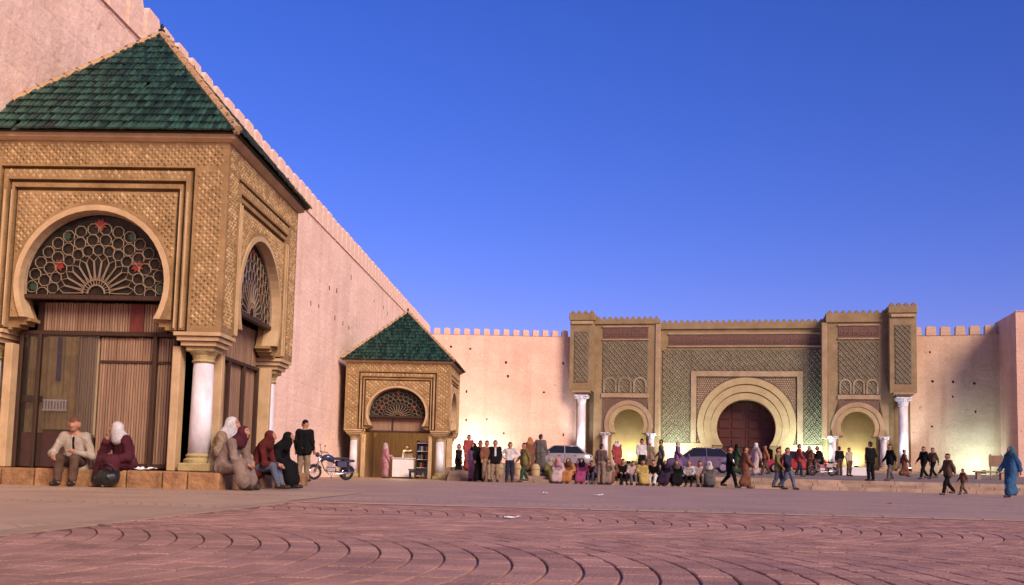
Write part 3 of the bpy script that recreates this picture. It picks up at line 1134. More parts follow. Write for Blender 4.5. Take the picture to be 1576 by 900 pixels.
# alfiz frame and spandrels
AZ = 9.35
fr = MB()
fr.box((10.25, CY - .17, AZ - .45 + .35), (19.7, CY + .02, AZ + .35)).box((10.25, CY - .17, 3.42), (10.72, CY + .02, AZ - .10)).box((19.23, CY - .17, 3.42), (19.7, CY + .02, AZ - .10))
gpart(fr, 'alfiz_frame', 'gate_edge')
outer = arch_poly(CS, CZ + .2, 4.19, 3.45, 40)
sp = [(10.725, 3.45)] + outer + [(19.225, 3.45), (19.225, AZ - .105), (10.725, AZ - .105)]
gpart(MB().extrude(sp, CY - .04, CY + .02), 'spandrel', 'gate_spandrel')
fl = MB()
rr = random.Random(3)
for i in range(46):
    for j in range(32):
        x, z = 10.85 + i * .18 + (j % 2) * .09, 3.6 + j * .18
        if x < 19.1 and z < AZ - .2 and math.hypot(x - CS, z - CZ - .2) > 4.3:
            fl.stud(x, z, .07, .075, CY - .041, rr.uniform(.02, .05))
gpart(fl, 'spandrel_mosaic', 'gate_edge', stuff=True)
# lattice field round the alfiz
for nm_, a in (('mosaic_field', (7.75, 10.22, 3.45, 11.62)), ('mosaic_field', (19.73, 21.35, 3.45, 11.62)), ('mosaic_field', (10.24, 19.71, AZ + .37, 11.62))):
    gpart(MB().box((a[0], CY - .05, a[2]), (a[1], CY + .02, a[3])), nm_, 'gate_field')
    net(a[0] + .03, a[1] - .03, a[2] + .03, a[3] - .03, CY - .052, .235)


def script_frieze(x0, x1, z0, z1, yf):
    """dark band of carved script-like scrollwork"""
    fz = gpart(MB().box((x0, yf - .05, z0), (x1, yf + .1, z1)), 'frieze', 'gate_frieze')
    mb = MB()
    r_ = random.Random(int(x0 * 10))
    x = x0 + .15
    while x < x1 - .3:
        h_ = r_.uniform(.3, .75) * (z1 - z0)
        mb.box((x, yf - .075, z0 + .1), (x + .07, yf - .045, z0 + .1 + h_))
        cx = x + .2
        if cx + .2 < x1:
            mb.tube([(cx + .12 * math.cos(a * PI / 5), yf - .055, z0 + .28 + .12 * math.sin(a * PI / 5)) for a in range(10)], .03, 4, True)
        x += r_.uniform(.26, .42)
    mb.build('scrollwork', 'gate_spandrel', fz, stuff=True)
    for zz in (z0 - .17, z1 + .03):
        gpart(MB().bbox((x0 - .08, yf - .12, zz), (x1 + .08, yf + .05, zz + .14), .02), 'string_course', 'gate_edge')


script_frieze(8.3, 21.1, 12.0, 12.92, CY)
gpart(MB().box((7.45, CY - .16, 13.45), (21.65, CY + .6, 14.02)), 'cornice', 'gate_stone')
teeth(7.6, 21.5, 14.02, CY - .16)
for x0, x1 in ((7.8, CS - 2.9), (CS + 2.9, 21.3)):
    gpart(MB().bbox((x0, CY - .12, GB - .2), (x1, CY + .02, 3.40), .02), 'dado_panel', 'gate_cream')


def column(x, y, z0, z1, r, cap):
    c = gpart(MB().lathe([(r * 1.04, z0 + .55), (r, z0 + 1.6), (r * .88, z1 - cap)], 20, (x, y, 0)), 'column', 'marble', GATE, True)
    MB().bbox((x - r * 1.5, y - r * 1.5, z0 - .3), (x + r * 1.5, y + r * 1.5, z0 + .32), .03).lathe([(r * 1.4, z0 + .32), (r * 1.4, z0 + .40), (r * 1.12, z0 + .46), (r * 1.2, z0 + .52), (r * 1.05, z0 + .57)], 20, (x, y, 0)).build('column_base', 'gate_edge', c)
    k = MB().lathe([(r * .9, z1 - cap), (r * 1.0, z1 - cap * .95), (r * .95, z1 - cap * .8), (r * 1.1, z1 - cap * .45), (r * 1.55, z1 - cap * .12)], 16, (x, y, 0))
    k.bbox((x - r * 1.55, y - r * 1.55, z1 - cap * .14), (x + r * 1.55, y + r * 1.55, z1), .02)
    for a in range(8):
        an_ = PI / 4 * a
        k.ball((x + r * 1.35 * math.cos(an_), y + r * 1.35 * math.sin(an_), z1 - cap * .28), r * .3, 6, 4)
    k.build('capital', 'marble', c)
    return c


def bastion(x0, x1, top, arc, tower, ttop, col_x, edge):
    """projecting bay with a small arch, plus its corner tower carried on a tall column"""
    a0, R1 = arc, 1.36
    zc = 4.86
    ar_ = arch_poly(a0, zc, R1, 4.15, 28)
    poly = [(x0, GB - .3), (a0 - 1.55, GB - .3), (a0 - 1.55, 3.95), (ar_[0][0], 4.05)] + ar_ + [(ar_[-1][0], 4.05), (a0 + 1.55, 3.95), (a0 + 1.55, GB - .3), (x1, GB - .3), (x1, top - .3), (x0, top - .3)]
    gpart(MB().extrude(poly, 0, .7), 'bay_wall', 'gate_stone')
    blk = MB().box((x0 + .02, 2.4, GB - .3), (x1 - .02, 7, top - .3)).box((x0 + .02, .72, 7), (x1 - .02, 2.38, top - .3))
    for q in (x0 + .02, x1 - .42):
        blk.box((q, .72, GB - .3), (q + .4, 2.38, 6.98))
    gpart(blk, 'bay_block', 'gate_stone')
    gpart(MB().box((a0 - 1.9, 2.2, GB - .3), (a0 + 1.9, 2.38, 6.9)), 'niche_back', 'gate_niche')
    for k, (r0, r1, yf, m_) in enumerate(((R1 - .01, 1.72, -.07, 'gate_cream'), (1.74, 2.12, -.12, 'gate_edge'))):
        mb = MB()
        ring_mesh(mb, a0, zc, r0, r1, 4.15, yf, .02 if k else .5, None, 0, 30)
        gpart(mb, 'arch_band', m_)
    px0, px1 = x0 + (.75 if edge > 0 else 1.0), x1 - (1.0 if edge > 0 else .75)
    sp_ = [(px0, 4.2)] + arch_poly(a0, zc, 2.13, 4.2, 28) + [(px1, 4.2), (px1, 7.18), (px0, 7.18)]
    gpart(MB().extrude(sp_, -.03, .02), 'spandrel', 'gate_spandrel')
    gpart(MB().bbox((px0 - .1, -.12, 7.22), (px1 + .1, .02, 7.60), .02), 'string_course', 'gate_edge')
    gpart(MB().box((px0, -.05, 7.64), (px1, .02, 12.15)), 'mosaic_field', 'gate_field')
    net(px0 + .02, px1 - .02, 9.15, 12.12, -.052, .215)
    ba = MB()                                            # row of little blind arches
    n_ = 3
    wq = (px1 - px0) / n_
    for i in range(n_):
        ax = px0 + wq * (i + .5)
        ring_mesh(ba, ax, 8.45, wq * .33, wq * .46, 8.3, -.13, .0, None, 0, 12)
        for sx in (-1, 1):
            ba.box((ax + sx * wq * .39 - .08, -.12, 7.66), (ax + sx * wq * .39 + .08, .0, 8.32))
    gpart(ba, 'blind_arcade', 'gate_lattice', stuff=True)
    net(px0 + .02, px1 - .02, 7.66, 9.12, -.052, .24)
    script_frieze(px0, px1, 12.45, 13.4, 0)
    gpart(MB().box((x0, -.14, 13.75), (x1, .75, top - .28)), 'cornice', 'gate_stone')
    teeth(x0 + .05, x1 - .05, top - .28, -.14)
    ex = x1 if edge > 0 else x0
    gpart(MB().bbox((ex - .36, -.10, 3.9), (ex + .06, .5, 13.72), .03), 'corner_pilaster', 'gate_edge')
    for cx in (a0 - 2.0, a0 + 2.0):
        column(cx, -.15, GB, 4.12, .27, .5)
    # corner tower
    t0, t1 = tower
    gpart(MB().box((t0, -.75, 7.75), (t1, 1.2, ttop - .9)), 'tower_wall', 'gate_stone')
    gpart(MB().box((t0, 1.0, GB - .3), (t1, 7, 7.73)).box((t0 + .02, 1.22, 7.72), (t1 - .02, 7, ttop - 1.2)), 'tower_core', 'gate_stone')
    gpart(MB().bbox((t0 - .1, -.85, ttop - .92), (t1 + .1, 1.3, ttop - .28), .04), 'cornice', 'gate_stone')
    gpart(MB().bbox((t0 + .1, -.90, ttop - 1.25), (t1 - .1, -.70, ttop - 1.0), .02), 'string_course', 'gate_cream')
    gpart(MB().box((t0 + .42, -.80, 8.5), (t1 - .42, -.72, ttop - 1.9)), 'mosaic_field', 'gate_field')
    net(t0 + .45, t1 - .45, 8.53, ttop - 1.93, -.802, .20)
    teeth(t0 - .08, t1 + .08, ttop - .28, -.85, .5)
    im = MB()
    for h_, z0, z1 in ((.50, 7.40, 7.50), (.66, 7.51, 7.61), (.82, 7.62, 7.74)):
        im.box((col_x - h_, -.15 - h_, z0), (col_x + h_, -.15 + h_, z1))
    gpart(im, 'impost', 'gate_edge')
    column(col_x, -.15, GB, 7.40, .40, .75)


bastion(1.85, 7.55, 14.45, 4.93, (-.25, 1.84), 14.9, .80, 1)
bastion(21.5, 26.45, 14.8, 24.0, (26.46, 28.55), 15.28, 27.55, -1)
gpart(MB().box((-.4, -1.6, GB - .4), (28.8, 8, GB + .14)), 'gate_plinth', 'step_stone')

e_ = Vector((math.cos(gang), math.sin(gang), 0))
n_ = Vector((-math.sin(gang), math.cos(gang), 0))
GP = lambda s, t, z=0: Vector((G0.x, G0.y, 0)) + e_ * s + n_ * t + Vector((0, 0, z))
rampart('rampart_wall', 'ochre rammed earth wall right beside the tall tower of the gate', GP(28.3, .9).xy, GP(35.6, .9).xy, 12.7, 12.8, 2, 'ochre_wall', .78, .36, .75, .6, holes=10, seed=8)
bw = rampart('rampart_wall', 'pinkish rammed earth bastion jutting out past the ochre wall', GP(35.25, -3.8).xy, GP(60, -3.8).xy, 13.9, 13.95, 6.0, 'salmon_wall', 7.5, .01, .05, .6, holes=8, seed=12)
MB().box((0, .06, .6), (-.03, 5.9, 13.89)).build('wall_end', 'salmon_wall', bw)


# ================================================================== floodlights
def floodlight(label, pos, target, energy, color, spot=100, blend=.8, group=None, head=.34):
    d = Vector(target) - Vector(pos)
    t = thing('floodlight', label, 'floodlight', pos, math.atan2(d.y, d.x) - PI / 2, group)
    up = math.atan2(d.z, math.hypot(d.x, d.y))
    M = Matrix.Translation((0, 0, .30)) @ Matrix.Rotation(up, 4, 'X')
    hd = MB().bbox((-head / 2, -.12, -head * .38), (head / 2, .08, head * .38), .02, M).build('housing', 'iron', t)
    MB().box((-head * .43, .082, -head * .31), (head * .43, .095, head * .31), M).build('lens', 'lens_cool', hd)
    MB().bbox((-.12, -.1, 0), (.12, .1, .03), .005).box((-head / 2 - .03, -.02, .02), (-head / 2 - .005, .02, .34)).box((head / 2 + .005, -.02, .02), (head / 2 + .03, .02, .34)).box((-head / 2 - .03, -.02, .032), (head / 2 + .03, .02, .05)).build('bracket', 'iron', t)
    L = bpy.data.lights.new('flood_beam', 'SPOT')
    L.energy, L.color = energy, color
    L.spot_size, L.spot_blend, L.shadow_soft_size = math.radians(spot), blend, .2
    lo = bpy.data.objects.new('flood_beam', L)
    COL.objects.link(lo)
    dn = d.normalized()
    lo.location = Vector(pos) + Vector((0, 0, .30)) + dn * .16
    lo.rotation_euler = dn.to_track_quat('-Z', 'Y').to_euler()
    return t


COOL = (.74, 1.0, .90)
floodlight('floodlight on the ground lighting the salmon wall beside the small pavilion', (-6.2, 82.8, 0.0), (-6.6, 85.9, 2.6), 1250, COOL, 140, 1.)
floodlight('floodlight at the foot of the ochre wall beside the bastion', GP(33.2, -1.9, TZ(78)), GP(32.9, .9, 3.0), 600, (.70, 1.0, .90), 140, 1.)
for s, t, tz, en, lab in ((9.0, -.9, 3.6, 750, 'small floodlight on the gate plinth left of the great door'), (20.4, -.9, 2.8, 1100, 'small floodlight on the gate plinth right of the great door'),
                          (4.9, .95, 3.6, 230, 'small floodlight inside the left side arch of the gate'), (24.0, .95, 3.2, 200, 'small floodlight inside the right side arch of the gate')):
    floodlight(lab, GP(s, t, GB + .14), GP(s, t + 1.6, tz), en, COOL if en > 500 else (1, .93, .55), 140, .8, 'floodlights at the foot of the gate', .3)
for s, lab in ((.8, 'floodlight on the road before the left tall marble column'), (27.55, 'floodlight on the road before the right tall marble column')):
    floodlight(lab, GP(s, -2.6, TZ(80)), GP(s, -.15, 4.6), 520, (.86, .92, 1.0), 60, .8, 'floodlights before the tall columns', .3)


# ================================================================== people
class Blob:
    """collects tapered capsules that melt into one continuous surface"""

    def __init__(s):
        s.c = []

    def capsule(s, p0, r0, p1, r1):
        s.c.append((tuple(p0), r0, tuple(p1), r1))


def blob_mesh(caps, vox, k):
    P0, P1 = np.array([c[0] for c in caps]), np.array([c[2] for c in caps])
    R0, R1 = np.array([c[1] for c in caps]), np.array([c[3] for c in caps])
    lo = np.minimum(P0 - R0[:, None], P1 - R1[:, None]).min(0) - 2.5 * vox
    hi = np.maximum(P0 + R0[:, None], P1 + R1[:, None]).max(0) + 2.5 * vox
    n = np.ceil((hi - lo) / vox).astype(int) + 1
    D = np.full(n, .3)
    ax = [lo[i] + vox * np.arange(n[i]) for i in range(3)]
    for a, b, ra, rb in zip(P0, P1, R0, R1):
        m = max(ra, rb) + k + 2 * vox
        l_ = np.maximum(0, np.floor((np.minimum(a, b) - m - lo) / vox).astype(int))
        h_ = np.minimum(n, np.ceil((np.maximum(a, b) + m - lo) / vox).astype(int) + 1)
        X, Y, Z = np.meshgrid(*[ax[i][l_[i]:h_[i]] for i in range(3)], indexing='ij')
        d = b - a
        q = d @ d + 1e-9
        t = np.clip(((X - a[0]) * d[0] + (Y - a[1]) * d[1] + (Z - a[2]) * d[2]) / q, 0, 1)
        e = np.sqrt((X - a[0] - t * d[0]) ** 2 + (Y - a[1] - t * d[1]) ** 2 + (Z - a[2] - t * d[2]) ** 2) - (ra + (rb - ra) * t)
        S_ = tuple(slice(l_[i], h_[i]) for i in range(3))
        o = D[S_]
        g = np.maximum(k - np.abs(o - e), 0) / k
        D[S_] = np.minimum(o, e) - g * g * k * .25
    # surface nets
    I = D < 0
    c8 = [D[x:n[0] - 1 + x, y:n[1] - 1 + y, z:n[2] - 1 + z] for x in (0, 1) for y in (0, 1) for z in (0, 1)]
    off = [(x, y, z) for x in (0, 1) for y in (0, 1) for z in (0, 1)]
    cnt = sum((c < 0).astype(int) for c in c8)
    mix = (cnt > 0) & (cnt < 8)
    idx = -np.ones(mix.shape, int)
    cells = np.argwhere(mix)
    idx[mix] = np.arange(len(cells))
    val = np.stack([c[mix] for c in c8], 1)
    acc, w_ = np.zeros((len(cells), 3)), np.zeros(len(cells))
    for a in range(8):
        for b in range(a + 1, 8):
            if sum(abs(off[a][i] - off[b][i]) for i in range(3)) != 1:
                continue
            va, vb = val[:, a], val[:, b]
            x = (va < 0) != (vb < 0)
            t = np.where(x, va / np.where(x, va - vb, 1), 0)
            p = np.array(off[a]) + t[:, None] * (np.array(off[b]) - np.array(off[a]))
            acc += p * x[:, None]
            w_ += x
    vs_ = lo + vox * (cells + acc / w_[:, None])
    faces = []
    for d in range(3):
        u, v = (d + 1) % 3, (d + 2) % 3
        sl0, sl1 = [slice(None)] * 3, [slice(None)] * 3
        sl0[d], sl1[d] = slice(0, -1), slice(1, None)
        A, B = I[tuple(sl0)], I[tuple(sl1)]
        for flag, rev in ((A & ~B, False), (~A & B, True)):
            e = np.argwhere(flag)
            if not len(e):
                continue
            q = []
            for du, dv in ((-1, -1), (0, -1), (0, 0), (-1, 0)):
                c = e.copy()
                c[:, u] += du
                c[:, v] += dv
                q.append(idx[c[:, 0], c[:, 1], c[:, 2]])
            q = np.stack(q, 1)
            faces.append(q[:, ::-1] if rev else q)
    return vs_, np.concatenate(faces)


def skin_later(mb, name, ms, parent, voxel, smooth=4, post=None, fold=0.):
    vs_, fs = blob_mesh(mb.c, voxel, .05 if name != 'headscarf' else .06)
    me = bpy.data.meshes.new(name)
    me.from_pydata(vs_.tolist(), [], fs.tolist())
    me.update()
    if fold:
        N = np.empty(len(vs_) * 3)
        me.vertices.foreach_get('normal', N)
        N = N.reshape(-1, 3)
        f = np.array([(1 - 2.4 * abs(math.sin(math.atan2(y, x) * 4 + z * 4 + 2.5 * mnoise.noise((x * 4, y * 4, z * 3))))) * .8 + 1.2 * mnoise.noise((x * 8, y * 8, z * 6)) for x, y, z in vs_])
        f = np.maximum(f, -.15)
        me.vertices.foreach_set('co', (vs_ + N * (fold * f)[:, None]).ravel())
        me.update()
    if post:
        bm = bmesh.new()
        bm.from_mesh(me)
        base = [bm.verts.new(p) for p in post.v]
        for f, mi in zip(post.f, post.m):
            nf = bm.faces.new([base[i] for i in f])
            nf.material_index = mi
        bm.to_mesh(me)
        bm.free()
    for m in (ms if isinstance(ms, list) else [ms]):
        me.materials.append(MATS[m])
    me.polygons.foreach_set('use_smooth', [True] * len(me.polygons))
    return link(name, me, parent)


def V(*a):
    return Vector(a)


def person(label, loc, rz, h=1.72, pose='stand', seat=.3, top='black', bottom='tan', robe=None, scarf=None, hair='hair_black', skin='skin',
           lean=0., arms=None, near=False, group=None, turn=0., cap=None, jacket=None, shoe='shoe', stride=1., feet=0., out=.46, knee=0.):
    """figure facing -Y in its own frame; clothes are children of the person"""
    P = thing('person', label, 'person', loc, rz, group, (h / 1.75,) * 3)
    k = h / 1.75
    seat, feet = seat / k, feet / k
    vox = .012 if near else .022
    S = (-1, 1)
    if pose in ('stand', 'walk'):
        pel, ch, nk = V(0, 0, .95), V(0, -.05 * lean, 1.30), V(0, -.12 * lean, 1.475)
        hd = V(0, -.17 * lean - .015, 1.625)
        if pose == 'stand':
            kn = {s: V(s * .105, -.02, .50) for s in S}
            an = {s: V(s * .12, .015, .085) for s in S}
        else:
            kn = {1: V(.09, -.17 * stride, .52), -1: V(-.09, .04, .50)}
            an = {1: V(.09, -.27 * stride, .09), -1: V(-.09, .30 * stride, .16)}
        hip = {s: V(s * .092, 0, .92) for s in S}
        sh = {s: V(s * .185, -.10 * lean, 1.415) for s in S}
        sw = .16 if pose == 'walk' else .03
        el = {s: V(s * .245, .03 + s * sw * .6 - .1 * lean, 1.14) for s in S}
        wr = {s: V(s * .25, -.06 + s * sw * 1.4 - .1 * lean, .90) for s in S}
    else:
        z0 = seat + .11
        pel, ch = V(0, 0, z0), V(0, -.20 * lean, z0 + .34)
        nk, hd = V(0, -.36 * lean, z0 + .515), V(0, -.46 * lean - .03, z0 + .66)
        hip = {s: V(s * .10, -.02, z0) for s in S}
        kz = max(z0 + .03, feet + .47) + knee
        kn = {s: V(s * .13, -.40, kz) for s in S}
        an = {s: V(s * .12, -out + .02 * s, feet + .085) for s in S}
        sh = {s: V(s * .185, -.32 * lean, z0 + .46) for s in S}
        el = {s: V(s * .26, -.20 * lean - .06, z0 + .20) for s in S}
        wr = {s: V(s * .13, -.36, kz + .10) for s in S}
    if arms:
        for s, (e, q) in arms.items():
            el[s], wr[s] = V(*e), V(*q)
    toe = {s: an[s] + V(s * .02, -.17, -.045) for s in S}
    T = Matrix.Rotation(turn, 3, 'Z')
    H = lambda x, y, z: hd + T @ V(x, y, z)
    # ---- body: one continuous skin
    b = Blob()
    b.capsule(H(0, .012, .028), .094, H(0, -.006, .02), .090)
    b.capsule(H(0, -.022, -.03), .074, H(0, -.045, -.072), .045)
    b.capsule(hd + V(0, .02, -.06), .054, nk, .058)
    b.capsule(H(0, -.098, .005), .010, H(0, -.112, -.022), .016)
    for s in S:
        b.capsule(H(s * .088, .01, .012), .018, H(s * .092, .012, -.018), .014)
        b.capsule(ch + V(s * .07, 0, .03), .115, pel + V(s * .06, 0, .02), .11)
        b.capsule(nk + V(0, 0, -.02), .06, sh[s], .062)
        b.capsule(sh[s], .056, el[s], .044)
        b.capsule(el[s], .044, wr[s], .029)
        hdv = (wr[s] - el[s]).normalized()
        b.capsule(wr[s], .029, wr[s] + hdv * .055, .034)
        b.capsule(hip[s], .09, kn[s], .062)
        b.capsule(kn[s], .06, an[s], .04)
        b.capsule(an[s] + V(0, .03, -.03), .038, toe[s], .03)
    post = MB()
    for s in S:                                             # eyes, brows, five fingers on each hand
        e = H(s * .035, -.088, .012)
        post.ball(e, (.016, .012, .010), 8, 5, None, 1)
        post.ball(H(s * .035, -.098, .012), (.007, .005, .007), 6, 4, None, 2)
        post.tube([H(s * .055, -.083, .034), H(s * .034, -.097, .039), H(s * .016, -.096, .034)], .005, 4, False, None, 2)
        d = (wr[s] - el[s]).normalized()
        side = d.cross(V(0, 0, 1) if abs(d.z) < .8 else V(0, -1, 0)).normalized()
        nrm = side.cross(d).normalized()
        if nrm.z > 0:
            nrm = -nrm
        kn0 = wr[s] + d * .075
        for i, (off, ln) in enumerate(((-.027, .062), (-.009, .074), (.009, .070), (.026, .055))):
            a0 = kn0 + side * off
            a1 = a0 + d * ln * .5 + nrm * ln * .15
            a2 = a1 + d * ln * .3 + nrm * ln * .42
            post.tube([a0 - d * .02, a0, a1, a2], [.0095, .0095, .0085, .0065], 6)
        th = wr[s] + d * .025
        tdir = side * (-s if side.x * s > 0 else s)
        post.tube([th + tdir * .02, th + tdir * .045 + d * .025, th + tdir * .05 + d * .055 + nrm * .02], [.012, .0105, .008], 6)
    post.tube([H(-.024, -.084, -.048), H(-.010, -.096, -.045), H(.010, -.096, -.045), H(.024, -.084, -.048)], .0065, 5, False, None, 3)
    skin_later(b, 'body', [skin, 'eye_white', 'eye_dark', 'lip'], P, vox, 3, post)
    fold = .010 if near else .008
    cl = lambda n_: 'cloth_' + n_
    # ---- garments
    if robe:
        g = Blob()
        for s in S:
            g.capsule(ch + V(s * .08, 0, .04), .135, pel + V(s * .07, .01, 0), .145)
            g.capsule(nk + V(0, .01, -.05), .075, sh[s], .082)
            g.capsule(sh[s], .08, el[s], .075)
            g.capsule(el[s], .075, wr[s] - (wr[s] - el[s]).normalized() * .04, .07)
            g.capsule(pel + V(s * .08, .02, 0), .15, kn[s], .115)
            lo = an[s] + V(0, .01, .07)
            g.capsule(kn[s], .115, lo, .105)
        for f in (.25, .5, .75, 1.):
            c = (kn[-1] + kn[1]) / 2 * f + pel * (1 - f)
            g.capsule(c + V(-.1, 0, 0), .12, c + V(.1, 0, 0), .12)
        for f in (.2, .45, .7, .9):
            a, c = kn[-1] * (1 - f) + an[-1] * f, kn[1] * (1 - f) + an[1] * f
            g.capsule(a + V(-.02 * f, 0, .05), .11 + .02 * f, c + V(.02 * f, 0, .05), .11 + .02 * f)
        skin_later(g, 'robe', cl(robe), P, vox, 4, None, fold * 1.4)
    else:
        g = Blob()
        for s in S:
            g.capsule(ch + V(s * .08, 0, .03), .130, pel + V(s * .07, 0, .06), .128)
            g.capsule(nk + V(0, .01, -.05), .070, sh[s], .075)
            g.capsule(sh[s], .074, el[s], .062)
            g.capsule(el[s], .062, wr[s] - (wr[s] - el[s]).normalized() * .03, .046)
        if jacket:
            for s in S:
                g.capsule(pel + V(s * .08, 0, .08), .135, pel + V(s * .085, 0, -.10), .14)
        skin_later(g, 'shirt' if not jacket else 'jacket', cl(top), P, vox, 4, None, fold)
        if jacket and jacket != True:
            g2 = Blob()
            g2.capsule(ch + V(0, -.085, .10), .05, pel + V(0, -.10, .16), .055)
            skin_later(g2, 'shirt', cl(jacket), P, vox, 2)
        g = Blob()
        g.capsule(pel + V(-.06, .01, .02), .125, pel + V(.06, .01, .02), .125)
        for s in S:
            g.capsule(hip[s], .108, kn[s], .08)
            g.capsule(kn[s], .08, an[s] + V(0, .01, .03), .068)
        skin_later(g, 'trousers', cl(bottom), P, vox, 4, None, fold)
    for s in S:
        f = MB()
        f.capsule(an[s] + V(0, .035, -.035), .046, toe[s] + V(0, 0, .002), .040)
        f.capsule(an[s] + V(0, .03, -.03), .046, an[s] + V(0, -.02, .01), .047)
        f.build('shoe', shoe, P, True)
    if scarf:
        g = Blob()
        g.capsule(H(0, .030, .030), .108, H(0, .028, .012), .106)
        for s in S:
            g.capsule(H(s * .035, .015, -.03), .085, nk + V(s * .05, .01, -.03), .115)
            g.capsule(nk + V(s * .06, .0, -.02), .105, sh[s] * .75 + ch * .25 + V(0, .01, .02), .10)
        g.capsule(H(0, .0, -.105), .07, nk + V(0, -.03, -.05), .10)
        skin_later(g, 'headscarf', cl(scarf), P, vox * .8, 3, None, .003)
    elif cap:
        g = MB()
        g.capsule(H(0, .012, .058), .094, H(0, .005, .062), .092)
        g.capsule(H(0, -.07, .062), .04, H(0, .09, .06), .05)
        g.build('cap', cl(cap), P, True)
    elif hair:
        g = MB()
        g.capsule(H(0, .028, .048), .094, H(0, .004, .064), .088)
        g.capsule(H(0, .05, .03), .078, H(0, .055, -.05), .058)
        g.build('hair', hair, P, True)
    return P


def onY(px, Y, z=0.):
    r = ray(px, 735)
    p = r * (Y / r.y)
    return V(p.x, Y, z)


def rd(a):
    return math.radians(a)


# --- the two groups sitting on the plinth of the big pavilion
person('man in cream jacket and brown trousers sitting on the pavilion plinth', onY(116, 17.34), rd(4), 1.78, 'sit', .30, top='cream', bottom='brown', cap='rust', near=True, lean=.35,
       jacket='black', arms={-1: ((-.36, -.16, .56), (-.22, -.40, .50)), 1: ((.33, -.14, .52), (.10, -.40, .60))}, skin='skin', out=.44)
person('woman in maroon robe and white headscarf sitting with hand raised to her face', onY(192, 17.36), rd(-28), 1.68, 'sit', .30, robe='maroon', scarf='white', near=True, lean=.5, turn=rd(-30),
       arms={-1: ((-.26, -.32, .62), (-.10, -.36, .88)), 1: ((.28, -.16, .55), (.22, -.36, .52))}, shoe='sandal', out=.42)
person('woman in beige robe and maroon headscarf hunched at the plinth corner', V(-5.84, 17.36, 0), rd(74), 1.64, 'sit', .30, robe='beige', scarf='maroon', near=True, lean=.85, turn=rd(-6),
       arms={-1: ((-.22, -.38, .58), (-.08, -.56, .48)), 1: ((.22, -.36, .6), (.08, -.56, .5))}, out=.54, shoe='shoe')
person('person in tan robe and pale blue-white hood sitting upright against the pavilion', V(-6.34, 18.5, 0), rd(80), 2.06, 'sit', .30, robe='tan', scarf='white', near=True, lean=.45, out=.5)
person('woman in dark red patterned wrap and jeans sitting beside a woman in black', V(-5.72, 18.95, 0), rd(84), 1.62, 'sit', .30, top='darkred', bottom='jean', scarf='darkred', near=True, lean=.55, jacket=True,
       arms={-1: ((-.24, -.26, .52), (-.02, -.48, .50)), 1: ((.24, -.26, .52), (.06, -.50, .48))}, out=.52)
person('woman wholly in black bowing forward on the pavilion plinth', V(-5.66, 19.75, 0), rd(82), 1.64, 'sit', .30, robe='black', scarf='black', near=True, lean=.75, out=.50, shoe='shoe')
# --- standing near the wall and the stall
person('man in black jacket and tan trousers standing with his back turned by the pink wall', on_ground(466, 29.6), rd(172), 1.86, 'stand', top='black', bottom='tan', near=True, jacket=True, cap='black')
person('person in long pink robe and white scarf standing before the stall counter', onY(592, 47.6), rd(120), 1.72, 'stand', robe='pink', scarf='palepink', arms={1: ((.22, -.2, 1.12), (.14, -.42, 1.08))})
person('stallkeeper in a white shirt standing behind the white counter', onY(626, 51.2), rd(-10), 1.72, 'stand', top='white', bottom='darkblue')
# --- crowd by the left end of the steps
CR = 'people standing by the plaza steps'
person('person in black jacket half hidden by the small pavilion corner', onY(705, 47.5, 0.0), rd(70), 1.74, 'walk', top='black', bottom='black', group=CR, jacket=True, stride=.5)
person('woman in red robe with dark hair beside a violet robed woman', onY(720, 44.95, .45), rd(40), 1.66, 'stand', robe='red', hair='hair_black', group=CR)
person('woman in violet and pink robe standing near a black robed man', onY(728, 43.6), rd(-30), 1.70, 'stand', robe='violet', scarf='black', group=CR)
person('man in a long black robe standing next to a man in tan trousers', onY(738, 42.7), rd(20), 1.78, 'stand', robe='black', cap='rust', group=CR)
person('man in brown shirt and tan trousers walking between the black clad men', onY(748, 42.3), rd(15), 1.78, 'walk', top='rust', bottom='tan', stride=.5, group=CR)
person('man in open black jacket over white shirt with tan trousers facing the square', onY(761, 42.3), rd(8), 1.80, 'stand', top='black', bottom='tan', jacket='white', group=CR)
person('young man in white tee shirt and dark trousers with elbows out', onY(784, 42.6), rd(0), 1.74, 'stand', top='white', bottom='darkblue', group=CR,
       arms={-1: ((-.40, .02, 1.22), (-.22, -.10, 1.05)), 1: ((.40, .02, 1.22), (.22, -.10, 1.05))})
person('man in olive jacket and green trousers walking by the steps', onY(806, 43.2), rd(-60), 1.74, 'walk', top='olive', bottom='green', group=CR, jacket=True, stride=.7)
person('woman in orange brown robe standing behind the man in olive', onY(815, 44.9, .45), rd(30), 1.62, 'stand', robe='rust', scarf='orange', group=CR)
person('man in grey robe standing on the top step above the seated women', onY(831, 45.0, .45), rd(160), 1.76, 'stand', robe='grey', group=CR)
